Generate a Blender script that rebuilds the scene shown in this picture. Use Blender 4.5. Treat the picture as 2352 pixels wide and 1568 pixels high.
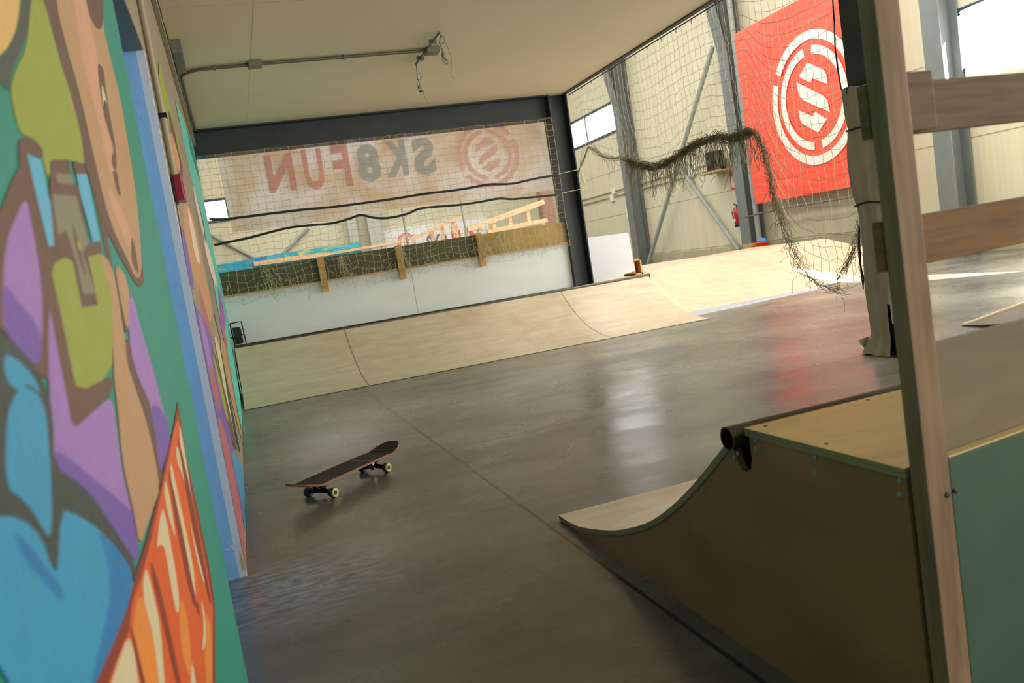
import bpy, bmesh, math, random
from mathutils import Vector, Matrix
rnd = random.Random(7)
S = bpy.context.scene
for o in list(bpy.data.objects): bpy.data.objects.remove(o)
COL = S.collection
# ------------------------------------------------------------------ camera
F = 1928.08
RX = Vector((0.93781824, -0.31026513, -0.15566793))   # image right in world axes
RY = Vector((-0.17913402, -0.04844563, -0.98263117))  # image down
RZ = Vector((0.29733476, 0.94941486, -0.10101224))    # view direction
EYE = Vector((0, 0, 1.0))
cam = bpy.data.cameras.new('camera'); camo = bpy.data.objects.new('camera', cam); COL.objects.link(camo)
M = Matrix.Identity(4)
for i in range(3):
    M[i][0] = RX[i]; M[i][1] = -RY[i]; M[i][2] = -RZ[i]; M[i][3] = EYE[i]
camo.matrix_world = M
cam.sensor_width = 36; cam.lens = 36*F/2352; cam.clip_start = 0.02; cam.clip_end = 200
cam.dof.use_dof = True; cam.dof.focus_distance = 4.6; cam.dof.aperture_fstop = 6.5
S.camera = camo
# ------------------------------------------------------------------ world, sun, light, exposure
S.view_settings.view_transform = 'Standard'; S.view_settings.look = 'None'
S.view_settings.gamma = 1.0; S.view_settings.use_curve_mapping = False
S.view_settings.exposure = 0.22
W = bpy.data.worlds.new('sky'); S.world = W; W.use_nodes = True
W.node_tree.nodes['Background'].inputs[0].default_value = (0.93, 0.97, 1.0, 1)
W.node_tree.nodes['Background'].inputs[1].default_value = 7.0
def area(name, loc, direction, sx, sy, power, color):
    l = bpy.data.lights.new(name, 'AREA'); l.shape = 'RECTANGLE'; l.size = sx; l.size_y = sy; l.energy = power; l.color = color
    o = bpy.data.objects.new(name, l); COL.objects.link(o); o.location = loc
    o.rotation_euler = Vector(direction).to_track_quat('-Z', 'Y').to_euler(); return o
sun = bpy.data.lights.new('sun', 'SUN'); sun.energy = 60; sun.angle = math.radians(0.6); sun.color = (1, .95, .86)
suno = bpy.data.objects.new('sun', sun); COL.objects.link(suno)
suno.rotation_euler = Vector((-2.6, 4.2, -2.75)).to_track_quat('-Z', 'Y').to_euler()
area('overhead_fill', (7.2, 12, 6.9), (0, 0, -1), 2.0, 22, 320, (1, .985, .95))  # overhead fill lamps, added for skylights that are out of view
area('overhead_fill.001', (2.0, 19, 6.9), (0, 0, -1), 2.0, 14, 330, (1, .985, .95))
area('rear_fill', (5.0, -5.0, 1.6), (-.35, 1, 0.08), 5, 2.4, 210, (1, .94, .88))  # added fill lamp behind the camera; no entrance is modelled there
area('side_fill', (10.1, 4.8, 2.2), (-1, .05, .2), 7.5, 3.0, 580, (1, .97, .94))  # added fill lamp before the right wall, tilted up to brighten the ceiling

# ------------------------------------------------------------------ helpers
def ray(px, py):
    return RX*((px-1176)/F) + RY*((py-784)/F) + RZ
def on(px, py, ax, val):                # where a sight line meets a known plane of the building
    d = ray(px, py); t = (val-EYE[ax])/d[ax]; return EYE + d*t
def srgb(r, g, b):
    f = lambda c: (c/255/12.92) if c/255 <= .04045 else ((c/255+.055)/1.055)**2.4
    return (f(r), f(g), f(b), 1)
MATS = {}
def mat(name, col, rough=.6, metal=0, noise=0, scale=(6, 6, 6), bump=0, col2=None, detail=5, spec=None, contrast=(.35, .65), bscale=None):
    if name in MATS: return MATS[name]
    m = bpy.data.materials.new(name); m.use_nodes = True; nt = m.node_tree; b = nt.nodes['Principled BSDF']
    b.inputs['Base Color'].default_value = col; b.inputs['Roughness'].default_value = rough; b.inputs['Metallic'].default_value = metal
    if spec is not None: b.inputs['Specular IOR Level'].default_value = spec
    if noise or col2:
        tc = nt.nodes.new('ShaderNodeTexCoord'); mp = nt.nodes.new('ShaderNodeMapping'); mp.inputs['Scale'].default_value = scale
        nz = nt.nodes.new('ShaderNodeTexNoise'); nz.inputs['Scale'].default_value = 1; nz.inputs['Detail'].default_value = detail
        nt.links.new(tc.outputs['Object'], mp.inputs['Vector']); nt.links.new(mp.outputs[0], nz.inputs['Vector'])
        cr = nt.nodes.new('ShaderNodeValToRGB'); cr.color_ramp.elements[0].position = contrast[0]; cr.color_ramp.elements[1].position = contrast[1]
        c2 = col2 or tuple(max(0, c*(1-noise)) for c in col[:3])+(1,)
        cr.color_ramp.elements[0].color = c2; cr.color_ramp.elements[1].color = col
        nt.links.new(nz.outputs[0], cr.inputs[0]); nt.links.new(cr.outputs[0], b.inputs['Base Color'])
        if bump:
            bn = nt.nodes.new('ShaderNodeBump'); bn.inputs['Strength'].default_value = bump; bn.inputs['Distance'].default_value = .01
            if bscale:
                n2 = nt.nodes.new('ShaderNodeTexNoise'); n2.inputs['Scale'].default_value = bscale
                nt.links.new(tc.outputs['Object'], n2.inputs['Vector']); nt.links.new(n2.outputs[0], bn.inputs['Height'])
            else: nt.links.new(nz.outputs[0], bn.inputs['Height'])
            nt.links.new(bn.outputs[0], b.inputs['Normal'])
    MATS[name] = m; return m

class MB:
    """collects shapes; build() links them as one mesh object"""
    def __init__(s): s.v = []; s.f = []; s.m = []; s.sm = []
    def add(s, vs, fs, mi=0, smooth=False):
        b = len(s.v); s.v += [tuple(v) for v in vs]
        for f in fs: s.f.append([b+i for i in f]); s.m.append(mi); s.sm.append(smooth)
        return s
    def box(s, a, b, mi=0, R=None, T=None):
        x0, y0, z0 = a; x1, y1, z1 = b
        vs = [(x, y, z) for z in (z0, z1) for y in (y0, y1) for x in (x0, x1)]
        if R is not None: vs = [R @ Vector(v) for v in vs]
        if T is not None: vs = [Vector(v)+Vector(T) for v in vs]
        return s.add(vs, [(0, 2, 3, 1), (4, 5, 7, 6), (0, 1, 5, 4), (2, 6, 7, 3), (0, 4, 6, 2), (1, 3, 7, 5)], mi)
    def bbox(s, a, b, e=.002, mi=0, R=None, T=None):   # box with bevelled edges
        bm = bmesh.new(); bmesh.ops.create_cube(bm, size=1)
        for v in bm.verts: v.co = Vector([(a[i]+b[i])/2 + v.co[i]*(b[i]-a[i]) for i in range(3)])
        bmesh.ops.bevel(bm, geom=list(bm.edges), offset=e, segments=2, affect='EDGES', profile=.6)
        if R is not None: bm.transform(R.to_4x4())
        if T is not None: bmesh.ops.translate(bm, verts=bm.verts, vec=Vector(T))
        bm.verts.index_update(); s.add([v.co[:] for v in bm.verts], [[v.index for v in f.verts] for f in bm.faces], mi); bm.free(); return s
    def prism(s, pts, off, mi=0):       # closed outline pts extruded by vector off
        n = len(pts); P = [Vector(p) for p in pts]; Q = [p+Vector(off) for p in P]
        return s.add(P+Q, [list(range(n))[::-1], list(range(n, 2*n))]+[(i, (i+1) % n, n+(i+1) % n, n+i) for i in range(n)], mi)
    def tube(s, pts, r, n=8, mi=0, caps=True, smooth=True, r1=None):
        P = [Vector(p) for p in pts]; rings = []; N = len(P); u = None
        for i, p in enumerate(P):
            t = (P[min(i+1, N-1)]-P[max(i-1, 0)])
            if t.length < 1e-9: t = Vector((0, 0, 1))
            t.normalize()
            if u is None: u = t.orthogonal().normalized()
            else:
                u = u - t*u.dot(t)
                if u.length < 1e-6: u = t.orthogonal()
                u.normalize()
            w = t.cross(u); rr = r if r1 is None else r+(r1-r)*i/(N-1)
            rings.append([p+(u*math.cos(a)+w*math.sin(a))*rr for a in [2*math.pi*k/n for k in range(n)]])
        vs = [v for R_ in rings for v in R_]; fs = []
        for i in range(N-1):
            for k in range(n): fs.append((i*n+k, i*n+(k+1) % n, (i+1)*n+(k+1) % n, (i+1)*n+k))
        s.add(vs, fs, mi, smooth)
        if caps: s.add(rings[0], [list(range(n))[::-1]], mi); s.add(rings[-1], [list(range(n))], mi)
        return s
    def lathe(s, prof, c, axis=(0, 0, 1), n=24, mi=0, smooth=True):   # prof: (radius, along)
        a = Vector(axis).normalized(); u = a.orthogonal().normalized(); w = a.cross(u); c = Vector(c); vs = []; fs = []
        for r, h in prof:
            for k in range(n):
                t = 2*math.pi*k/n; vs.append(c+a*h+(u*math.cos(t)+w*math.sin(t))*max(r, 1e-5))
        for i in range(len(prof)-1):
            for k in range(n): fs.append((i*n+k, i*n+(k+1) % n, (i+1)*n+(k+1) % n, (i+1)*n+k))
        fs2 = [list(range(n))[::-1], [(len(prof)-1)*n+k for k in range(n)]]
        s.add(vs, fs, mi, smooth); b = len(s.v)-len(vs)
        for f in fs2: s.f.append([b+i for i in f]); s.m.append(mi); s.sm.append(False)
        return s
    def build(s, name, mats, parent=None):
        me = bpy.data.meshes.new(name); me.from_pydata(s.v, [], s.f)
        for m in (mats if isinstance(mats, list) else [mats]): me.materials.append(m)
        me.polygons.foreach_set('material_index', s.m); me.polygons.foreach_set('use_smooth', s.sm); me.update()
        o = bpy.data.objects.new(name, me); COL.objects.link(o)
        if parent:
            o.parent = parent; L = Vector(); q = parent
            while q: L += q.location; q = q.parent
            me.transform(Matrix.Translation(-L))
        return o
def fixn(o):
    bm = bmesh.new(); bm.from_mesh(o.data); bmesh.ops.recalc_face_normals(bm, faces=bm.faces); bm.to_mesh(o.data); bm.free(); return o
def thing(name, label, cat, loc=(0, 0, 0), group=None):
    o = bpy.data.objects.new(name, None); COL.objects.link(o); o.location = loc; o.empty_display_size = .1
    o['label'] = label; o['category'] = cat
    if group: o['group'] = group
    return o
def tag(o, label, cat, group=None):
    o['label'] = label; o['category'] = cat
    if group: o['group'] = group
    return o
def struct(o): o['kind'] = 'structure'; return o
def text_part(name, body, mat_, place, parent, bold=0):
    """lettering: place(u,v) maps 0..1 box coordinates to a world point"""
    c = bpy.data.curves.new(name, 'FONT'); c.body = body; c.size = 1; c.offset = bold; c.resolution_u = 4
    t = bpy.data.objects.new('tmp', c); COL.objects.link(t); dg = bpy.context.evaluated_depsgraph_get()
    me = bpy.data.meshes.new_from_object(t.evaluated_get(dg)); bpy.data.objects.remove(t)
    xs = [v.co.x for v in me.vertices]; ys = [v.co.y for v in me.vertices]
    x0, x1, y0, y1 = min(xs), max(xs), min(ys), max(ys)
    for v in me.vertices:
        v.co = Vector(place((v.co.x-x0)/(x1-x0), (v.co.y-y0)/(y1-y0)))-Vector(parent.location)
    me.name = name; me.materials.clear(); me.materials.append(mat_)
    o = bpy.data.objects.new(name, me); COL.objects.link(o); o.parent = parent; return o
def chaikin(p, n=2):
    for _ in range(n):
        q = []
        for i in range(len(p)):
            a = p[i]; b = p[(i+1) % len(p)]
            q += [(a[0]*.75+b[0]*.25, a[1]*.75+b[1]*.25), (a[0]*.25+b[0]*.75, a[1]*.25+b[1]*.75)]
        p = q
    return p

# ------------------------------------------------------------------ measurements of the place
XW = -.15      # left wall face
CZ = 2.79      # underside of the mezzanine
XE = 4.09      # free edge of the mezzanine
YB = 9.5       # beam and column line
XR = 10.25     # right wall face
YF = 27.0      # far wall
HZ = 7.2       # hall roof

# ------------------------------------------------------------------ floor
def floor_material():
    m = bpy.data.materials.new('concrete floor'); m.use_nodes = True; nt = m.node_tree; b = nt.nodes['Principled BSDF']
    N = nt.nodes.new; L = nt.links.new
    tc = N('ShaderNodeTexCoord')
    def noise(sc, det=6, mapping=None, dist=0):
        n = N('ShaderNodeTexNoise'); n.inputs['Scale'].default_value = sc; n.inputs['Detail'].default_value = det; n.inputs['Distortion'].default_value = dist
        if mapping:
            mp = N('ShaderNodeMapping'); mp.inputs['Scale'].default_value = mapping; L(tc.outputs['Object'], mp.inputs[0]); L(mp.outputs[0], n.inputs['Vector'])
        else: L(tc.outputs['Object'], n.inputs['Vector'])
        return n.outputs[0]
    def ramp(src, e):
        r = N('ShaderNodeValToRGB'); r.color_ramp.elements[0].position = e[0][0]; r.color_ramp.elements[0].color = e[0][1]
        r.color_ramp.elements[1].position = e[-1][0]; r.color_ramp.elements[1].color = e[-1][1]
        for p, c in e[1:-1]: x = r.color_ramp.elements.new(p); x.color = c
        L(src, r.inputs[0]); return r.outputs[0]
    big = noise(.9, 6, None, 0)
    base = ramp(big, [(.3, (.062, .060, .053, 1)), (.5, (.135, .128, .110, 1)), (.72, (.25, .236, .204, 1))])
    sp = ramp(noise(45, 3), [(.66, (0, 0, 0, 1)), (.75, (1, 1, 1, 1))])          # pale dusty flecks
    sc = ramp(noise(2.2, 5, (1, 3, 1), 0), [(.45, (0, 0, 0, 1)), (.85, (1, 1, 1, 1))])  # wheel scuffs
    mx = N('ShaderNodeMixRGB'); mx.inputs[2].default_value = (.26, .25, .22, 1); L(base, mx.inputs[1])
    mu = N('ShaderNodeMath'); mu.operation = 'MULTIPLY'; mu.inputs[1].default_value = .35; L(sc, mu.inputs[0]); L(mu.outputs[0], mx.inputs[0])
    mx2 = N('ShaderNodeMixRGB'); mx2.inputs[2].default_value = (.3, .29, .26, 1); L(mx.outputs[0], mx2.inputs[1])
    mu2 = N('ShaderNodeMath'); mu2.operation = 'MULTIPLY'; mu2.inputs[1].default_value = .22; L(sp, mu2.inputs[0]); L(mu2.outputs[0], mx2.inputs[0])
    # powdery blue white scuff beside the doorway
    vd = N('ShaderNodeVectorMath'); vd.operation = 'DISTANCE'; vd.inputs[1].default_value = (.02, 2.95, 0); L(tc.outputs['Object'], vd.inputs[0])
    rd = N('ShaderNodeMapRange'); rd.inputs[1].default_value = .5; rd.inputs[2].default_value = .05; L(vd.outputs['Value'], rd.inputs[0])
    nd = ramp(noise(14, 6, (1, 3, 1), 0), [(.42, (0, 0, 0, 1)), (.62, (1, 1, 1, 1))]); md = N('ShaderNodeMath'); md.operation = 'MULTIPLY'; L(rd.outputs[0], md.inputs[0]); L(nd, md.inputs[1])
    md2 = N('ShaderNodeMath'); md2.operation = 'MULTIPLY'; md2.inputs[1].default_value = .7; L(md.outputs[0], md2.inputs[0])
    mx2b = N('ShaderNodeMixRGB'); mx2b.inputs[2].default_value = (.36, .42, .5, 1); L(mx2.outputs[0], mx2b.inputs[1]); L(md2.outputs[0], mx2b.inputs[0]); mx2 = mx2b
    # sawn joints
    sx = N('ShaderNodeSeparateXYZ'); L(tc.outputs['Object'], sx.inputs[0])
    def line(axis, val, w, lo=None, hi=None):
        a = N('ShaderNodeMath'); a.operation = 'SUBTRACT'; a.inputs[1].default_value = val; L(sx.outputs[axis], a.inputs[0])
        c = N('ShaderNodeMath'); c.operation = 'ABSOLUTE'; L(a.outputs[0], c.inputs[0])
        d = N('ShaderNodeMath'); d.operation = 'LESS_THAN'; d.inputs[1].default_value = w; L(c.outputs[0], d.inputs[0]); return d.outputs[0]
    cur = mx2.outputs[0]
    lines = [line(0, .925, .007), line(1, 4.48, .0065), line(0, 4.06, .006), line(0, 7.3, .006), line(1, 8.2, .006)]
    acc = lines[0]
    for l in lines[1:]:
        a = N('ShaderNodeMath'); a.operation = 'MAXIMUM'; L(acc, a.inputs[0]); L(l, a.inputs[1]); acc = a.outputs[0]
    mx3 = N('ShaderNodeMixRGB'); mx3.inputs[2].default_value = (.012, .011, .01, 1); L(cur, mx3.inputs[1]); L(acc, mx3.inputs[0])
    L(mx3.outputs[0], b.inputs['Base Color'])
    rg = ramp(noise(1.8, 5, (1, 1.6, 1), 0), [(.3, (.2,)*3+(1,)), (.7, (.36,)*3+(1,))])
    L(rg, b.inputs['Roughness'])
    b.inputs['Specular IOR Level'].default_value = .8
    bn = N('ShaderNodeBump'); bn.inputs['Strength'].default_value = .06; bn.inputs['Distance'].default_value = .02
    L(noise(7, 4, (1, 1, 1), .1), bn.inputs['Height']); L(bn.outputs[0], b.inputs['Normal'])
    return m
fl = MB().box((-6, -6, -.12), (XR+.2, YF+.2, 0)).build('floor', floor_material()); struct(fl)

# ------------------------------------------------------------------ left wall with its spray painted mural
C = dict(teal=(38, 140, 122), cream=(214, 178, 108), dgrey=(72, 82, 74), olive=(150, 160, 66), tan=(184, 146, 108), pink=(205, 156, 126),
         brown=(104, 78, 66), sky=(92, 176, 208), pur=(158, 120, 188), dpur=(116, 88, 168), blue=(56, 152, 194), dblue=(38, 122, 180),
         ink=(62, 72, 66), org=(218, 94, 34), lorg=(228, 138, 56), bone=(212, 198, 158), rust=(138, 56, 30), metal=(132, 130, 106),
         jamb=(146, 204, 254), white=(224, 234, 250), greyt=(150, 138, 114), rose=(176, 98, 104), green=(150, 166, 44), aqua=(92, 196, 176),
         mag=(150, 72, 172), pale=(224, 204, 192), soffit=(120, 124, 118), bluegrey=(70, 150, 190), dk=(40, 60, 60), gold=(196, 148, 100), limewash=(206, 198, 150))
cn = list(C); cm = [mat('wall paint '+k, srgb(*C[k]), .55, noise=.06, scale=(30, 30, 30), bump=.15, bscale=120) for k in cn]
ci = {k: i for i, k in enumerate(cn)}
wl = MB()
YN = 2.2       # near side of the doorway
YD = 3.17      # far side of the doorway
YE = 9.66      # end of the left wall
wl.box((XW-.25, -6, 0), (XW, YN, CZ), ci['teal'])
wl.box((XW-.25, YN, 1.89), (XW, YD, CZ), ci['greyt'])
wl.box((XW-.25, YD, 0), (XW, YE, CZ), ci['greyt'])
wl.box((XW-.25, YN+.001, 1.885), (XW-.001, YD-.001, 1.89), ci['soffit'])
wl.box((XW-.25, YD-.003, 0), (XW-.025, YD, 1.885), ci['jamb'])
wl.prism([(XW-.025, YD-.003, 0), (XW+.001, YD-.003, 0), (XW+.001, YD+.02, 0), (XW-.025, YD, 0)], (0, 0, 1.885), ci['white'])
wl.box((XW, YE-.9, 0), (XW+.0004, YE, CZ), ci['aqua'])
def chip(pts, c='limewash'):
    wl.add([on(px, py, 1, YD-.0045) for px, py in pts], [list(range(len(pts)))], ci[c])
chip([(528, 1254), (536, 1249), (548, 1246), (553, 1256), (556, 1264), (546, 1263), (536, 1262)], 'white')
chip([(549, 1262), (556, 1275), (563, 1306), (557, 1312), (552, 1290)])
chip([(516, 1262), (528, 1260), (530, 1262), (518, 1264)], 'white')
layer = [0]
def paint(color, pts, smooth=2, near=True):
    layer[0] += 1; x = XW+.0006+.000025*layer[0]
    if smooth: pts = chaikin(pts, smooth)
    ps = []
    for p in pts:
        q = on(p[0], p[1], 0, XW); y = q.y
        lo, hi = (-.2, YN-.002) if near else (YD+.002, YE-.002)
        y = min(max(y, lo), hi); z = min(max(q.z, .002), CZ-.01)
        ps.append((x, y, z))
    wl.add(ps, [list(range(len(ps)))], ci[color])
E_ = -30   # a little outside the frame on the left
paint('cream', [(E_, -30), (52, -30), (50, 0), (38, 60), (20, 105), (0, 125), (E_, 150)], 1)
paint('dgrey', [(48, -30), (75, -30), (66, 50), (55, 95), (38, 135), (20, 180), (22, 208), (8, 205), (0, 190), (E_, 190), (E_, 140), (0, 126), (20, 105), (38, 60)], 1)
paint('brown', [(88, -30), (128, -30), (133, 40), (150, 110), (175, 200), (200, 300), (235, 420), (285, 520), (330, 640), (327, 656), (312, 652), (285, 600), (240, 520), (262, 640), (285, 780), (250, 620), (215, 450), (195, 380), (179, 286), (158, 204), (138, 148), (117, 66)], 1)
paint('olive', [(72, -30), (92, -20), (117, 66), (138, 148), (158, 204), (179, 286), (191, 347), (194, 380), (168, 367), (122, 370), (110, 416), (99, 378), (87, 327), (61, 311), (43, 306), (31, 260), (20, 194), (41, 148), (61, 102)], 2)
paint('tan', [(125, -30), (232, -30), (234, 50), (255, 143), (276, 224), (291, 316), (306, 408), (316, 485), (324, 587), (324, 640), (308, 636), (290, 590), (266, 545), (240, 470), (208, 330), (178, 200), (152, 110), (134, 40)], 1)
paint('pink', [(165, -30), (196, -30), (203, 40), (222, 120), (232, 200), (236, 270), (262, 370), (270, 440), (250, 400), (228, 290), (200, 180), (180, 90)], 2)
paint('pink', [(245, 420), (280, 480), (300, 540), (306, 590), (296, 570), (270, 510), (250, 460)], 2)
paint('brown', [(190, -30), (238, -30), (236, 60), (228, 70), (216, 62), (202, 30)], 2)
paint('brown', [(222, 140), (238, 158), (240, 190), (250, 260), (264, 330), (268, 392), (258, 388), (254, 360), (262, 345), (246, 296), (240, 276), (232, 235), (226, 190)], 2)
paint('pink', [(232, 235), (238, 270), (248, 300), (258, 345), (254, 378), (240, 350), (228, 290)], 2)
paint('bone', [(232, 190), (238, 208), (245, 240), (240, 256), (234, 236)], 1)
paint('dk', [(238, 226), (244, 240), (240, 255), (236, 246)], 1)
paint('brown', [(256, 390), (268, 392), (272, 430), (278, 450), (270, 448), (262, 420)], 2)
paint('brown', [(186, 330), (200, 372), (222, 440), (245, 510), (270, 560), (296, 620), (318, 650), (326, 600), (330, 645), (324, 660), (310, 654), (286, 610), (258, 560), (232, 500), (210, 430), (196, 390)], 2)
paint('brown', [(300, 540), (308, 560), (314, 600), (318, 632), (308, 618), (300, 596)], 2)
# lower body, board and limbs
paint('brown', [(40, 305), (96, 335), (96, 368), (60, 356), (80, 440), (110, 566), (140, 566), (152, 590), (158, 720), (165, 800), (176, 905), (256, 855), (256, 908), (215, 940), (166, 992), (150, 960), (130, 860), (112, 768), (95, 700), (100, 620), (60, 470), (40, 380)], 1)
paint('brown', [(0, 480), (20, 420), (50, 370), (75, 440), (108, 610), (112, 700), (110, 768), (150, 860), (110, 880), (60, 830), (20, 770), (E_, 740), (E_, 520)], 1)
paint('pur', [(8, 560), (32, 500), (58, 448), (70, 520), (92, 640), (96, 760), (85, 830), (40, 790), (5, 760), (0, 700)], 2)
paint('dpur', [(2, 640), (35, 690), (80, 740), (96, 790), (86, 850), (40, 800), (5, 765)], 2)
paint('olive', [(112, 612), (150, 588), (232, 572), (245, 640), (256, 690), (259, 768), (254, 862), (176, 903), (160, 840), (147, 768), (130, 690)], 1)
paint('pur', [(108, 690), (122, 768), (136, 840), (152, 920), (163, 992), (210, 946), (256, 906), (265, 982), (280, 1094), (300, 1171), (318, 1262), (290, 1240), (255, 1210), (190, 1115), (122, 1074), (116, 980), (108, 880)], 2)
paint('dpur', [(120, 1030), (165, 1060), (225, 1110), (285, 1160), (304, 1180), (320, 1275), (306, 1292), (255, 1212), (190, 1115), (122, 1078)], 1)
paint('tan', [(224, 576), (255, 606), (272, 690), (283, 768), (293, 829), (316, 885), (337, 962), (357, 1054), (366, 1120), (352, 1161), (337, 1202), (319, 1256), (306, 1186), (291, 1120), (278, 1054), (266, 921), (258, 860), (257, 700), (245, 640)], 1)
paint('brown', [(262, 610), (290, 660), (300, 755), (284, 770), (276, 700)], 2)
paint('tan', [(260, 600), (292, 640), (298, 740), (290, 760), (272, 680)], 1)
paint('brown', [(286, 775), (300, 790), (318, 860), (345, 930), (362, 1010), (372, 1080), (366, 1125), (352, 1040), (332, 960), (308, 890), (288, 830)], 1)
paint('pur', [(292, 700), (300, 668), (326, 768), (352, 855), (372, 936), (392, 998), (378, 1054), (366, 1090), (357, 1013), (347, 936), (316, 870), (296, 800)], 1)
paint('dpur', [(340, 925), (372, 940), (392, 998), (378, 1054), (366, 1090), (358, 1013)], 1)
paint('sky', [(58, 353), (92, 368), (104, 430), (120, 500), (136, 563), (108, 566), (92, 500), (75, 430)], 0)
paint('brown', [(115, 368), (155, 366), (165, 420), (180, 430), (200, 560), (228, 556), (232, 580), (200, 590), (222, 700), (186, 706), (165, 600), (122, 580), (110, 430)], 0)
paint('metal', [(125, 398), (160, 400), (166, 425), (130, 420)], 0)
paint('metal', [(116, 446), (172, 450), (200, 560), (186, 580), (212, 660), (216, 674), (188, 676), (172, 600), (148, 530), (130, 540)], 0)
paint('brown', [(160, 500), (172, 540), (186, 590), (196, 640), (186, 622), (170, 570)], 1)
paint('green', [(176, 548), (184, 562), (182, 580), (174, 566)], 1)
paint('brown', [(165, 370), (192, 378), (196, 402), (170, 400)], 0)
paint('sky', [(172, 400), (197, 400), (210, 470), (227, 552), (210, 556), (195, 500), (180, 440)], 0)
# blue lettering along the bottom
paint('ink', [(E_, 750), (0, 760), (60, 822), (100, 880), (118, 960), (118, 1074), (190, 1115), (255, 1208), (306, 1290), (312, 1340), (240, 1260), (160, 1190), (128, 1320), (60, 1250), (E_, 1230)], 1)
paint('blue', [(2, 812), (30, 822), (70, 860), (92, 910), (60, 880), (36, 900), (5, 870)], 1)
paint('blue', [(8, 957), (31, 900), (56, 885), (97, 921), (107, 1013), (115, 1176), (110, 1246), (77, 1186), (46, 1145), (5, 1120)], 2)
paint('blue', [(E_, 1186), (41, 1188), (92, 1237), (112, 1306), (127, 1314), (134, 1171), (168, 1181), (219, 1212), (265, 1258), (303, 1319), (301, 1400), (255, 1472), (219, 1600), (E_, 1600)], 1)
paint('dblue', [(215, 1208), (265, 1258), (303, 1319), (301, 1400), (255, 1472), (219, 1600), (196, 1600), (232, 1450), (252, 1360), (240, 1280)], 2)
paint('dblue', [(20, 1215), (60, 1250), (110, 1320), (134, 1345), (142, 1380), (128, 1378), (90, 1330), (50, 1290)], 2)
# orange lettering
paint('rust', [(407, 922), (426, 1050), (452, 1170), (480, 1300), (492, 1390), (492, 1600), (200, 1600), (215, 1568), (255, 1480), (285, 1405), (305, 1330), (335, 1235), (365, 1120), (378, 1054), (395, 990)], 0)
paint('org', [(408, 960), (422, 1060), (447, 1175), (474, 1310), (487, 1400), (486, 1600), (234, 1600), (262, 1520), (292, 1450), (300, 1380), (320, 1330), (345, 1235), (368, 1130), (388, 1040), (398, 985)], 0)
paint('lorg', [(316, 1360), (345, 1400), (365, 1480), (378, 1600), (325, 1600), (306, 1500), (300, 1430)], 1)
paint('lorg', [(412, 1360), (430, 1430), (440, 1560), (420, 1530), (408, 1440)], 1)
paint('lorg', [(400, 1080), (420, 1190), (446, 1320), (458, 1370), (440, 1310), (416, 1200)], 1)
paint('lorg', [(470, 1400), (484, 1440), (485, 1600), (472, 1600), (466, 1480)], 1)
for q in ([(409, 968), (418, 1010), (432, 1100), (446, 1190), (438, 1172), (424, 1100), (412, 1030)],
          [(402, 1020), (411, 1040), (427, 1122), (429, 1132), (412, 1078), (403, 1058)],
          [(388, 1055), (395, 1080), (415, 1180), (440, 1290), (449, 1385), (440, 1340), (410, 1230), (392, 1130)],
          [(375, 1098), (385, 1130), (396, 1200), (401, 1242), (386, 1192), (374, 1140)],
          [(368, 1160), (378, 1190), (391, 1260), (406, 1350), (409, 1400), (402, 1412), (388, 1340), (376, 1258), (364, 1250), (355, 1262)],
          [(330, 1296), (345, 1350), (365, 1440), (376, 1600), (364, 1600), (350, 1470), (321, 1362)],
          [(290, 1455), (304, 1500), (318, 1600), (240, 1600), (262, 1530)],
          [(430, 1180), (446, 1250), (467, 1330), (468, 1347), (450, 1290)],
          [(458, 1366), (470, 1420), (470, 1482), (460, 1500), (466, 1440)],
          [(436, 1512), (446, 1560), (448, 1600), (434, 1600)]): paint('bone', q, 1)
for q in ([(338, 1290), (350, 1300), (385, 1440), (418, 1600), (408, 1600), (372, 1440)],
          [(292, 1440), (300, 1446), (336, 1600), (326, 1600)],
          [(382, 1080), (388, 1090), (420, 1240), (446, 1380), (452, 1400), (436, 1380), (404, 1220)],
          [(446, 1376), (454, 1390), (456, 1420), (450, 1405)],
          [(404, 1004), (409, 1012), (440, 1150), (476, 1340), (484, 1400), (470, 1350), (436, 1190)]): paint('rust', q, 1)
# second mural on the stretch beyond the doorway
def far(c, p, s=1): paint(c, p, s, near=False)
far('greyt', [(340, 130), (420, 300), (470, 560), (500, 800), (440, 700), (380, 330)], 0)
far('green', [(362, 134), (372, 179), (388, 241), (406, 313), (418, 380), (412, 378), (391, 304), (376, 240), (364, 180)])
far('brown', [(384, 246), (396, 280), (408, 340), (420, 390), (416, 420), (404, 372), (390, 300)])
far('gold', [(390, 296), (402, 330), (414, 380), (410, 398), (398, 370), (388, 330)])
far('gold', [(418, 466), (433, 472), (446, 510), (468, 617), (483, 686), (487, 724), (480, 744), (464, 701), (446, 648), (434, 594), (422, 530)])
far('pale', [(428, 470), (436, 490), (448, 540), (460, 610), (450, 600), (438, 540)])
far('dpur', [(415, 518), (421, 533), (434, 594), (445, 661), (439, 668), (426, 625), (416, 560)])
far('rose', [(452, 640), (466, 690), (480, 740), (490, 800), (482, 790), (464, 730)])
far('dpur', [(438, 686), (462, 724), (483, 770), (498, 839), (518, 916), (526, 985), (545, 1085), (560, 1200), (548, 1170), (520, 1080), (484, 900), (460, 801), (444, 717)])
far('pur', [(452, 710), (466, 740), (480, 800), (494, 880), (486, 880), (470, 810)])
far('rose', [(478, 832), (487, 846), (499, 895), (508, 948), (501, 943), (486, 895)])
far('rose', [(498, 948), (513, 983), (528, 1044), (542, 1110), (560, 1220), (565, 1312), (560, 1318), (540, 1200), (520, 1095), (504, 1019)])
far('bluegrey', [(530, 1030), (545, 1050), (560, 1074), (563, 1160), (562, 1230), (551, 1135), (538, 1084)])
far('brown', [(482, 790), (490, 804), (512, 880), (524, 950), (540, 1010), (546, 1035), (536, 1030), (516, 950), (498, 870)], 1)
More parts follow.
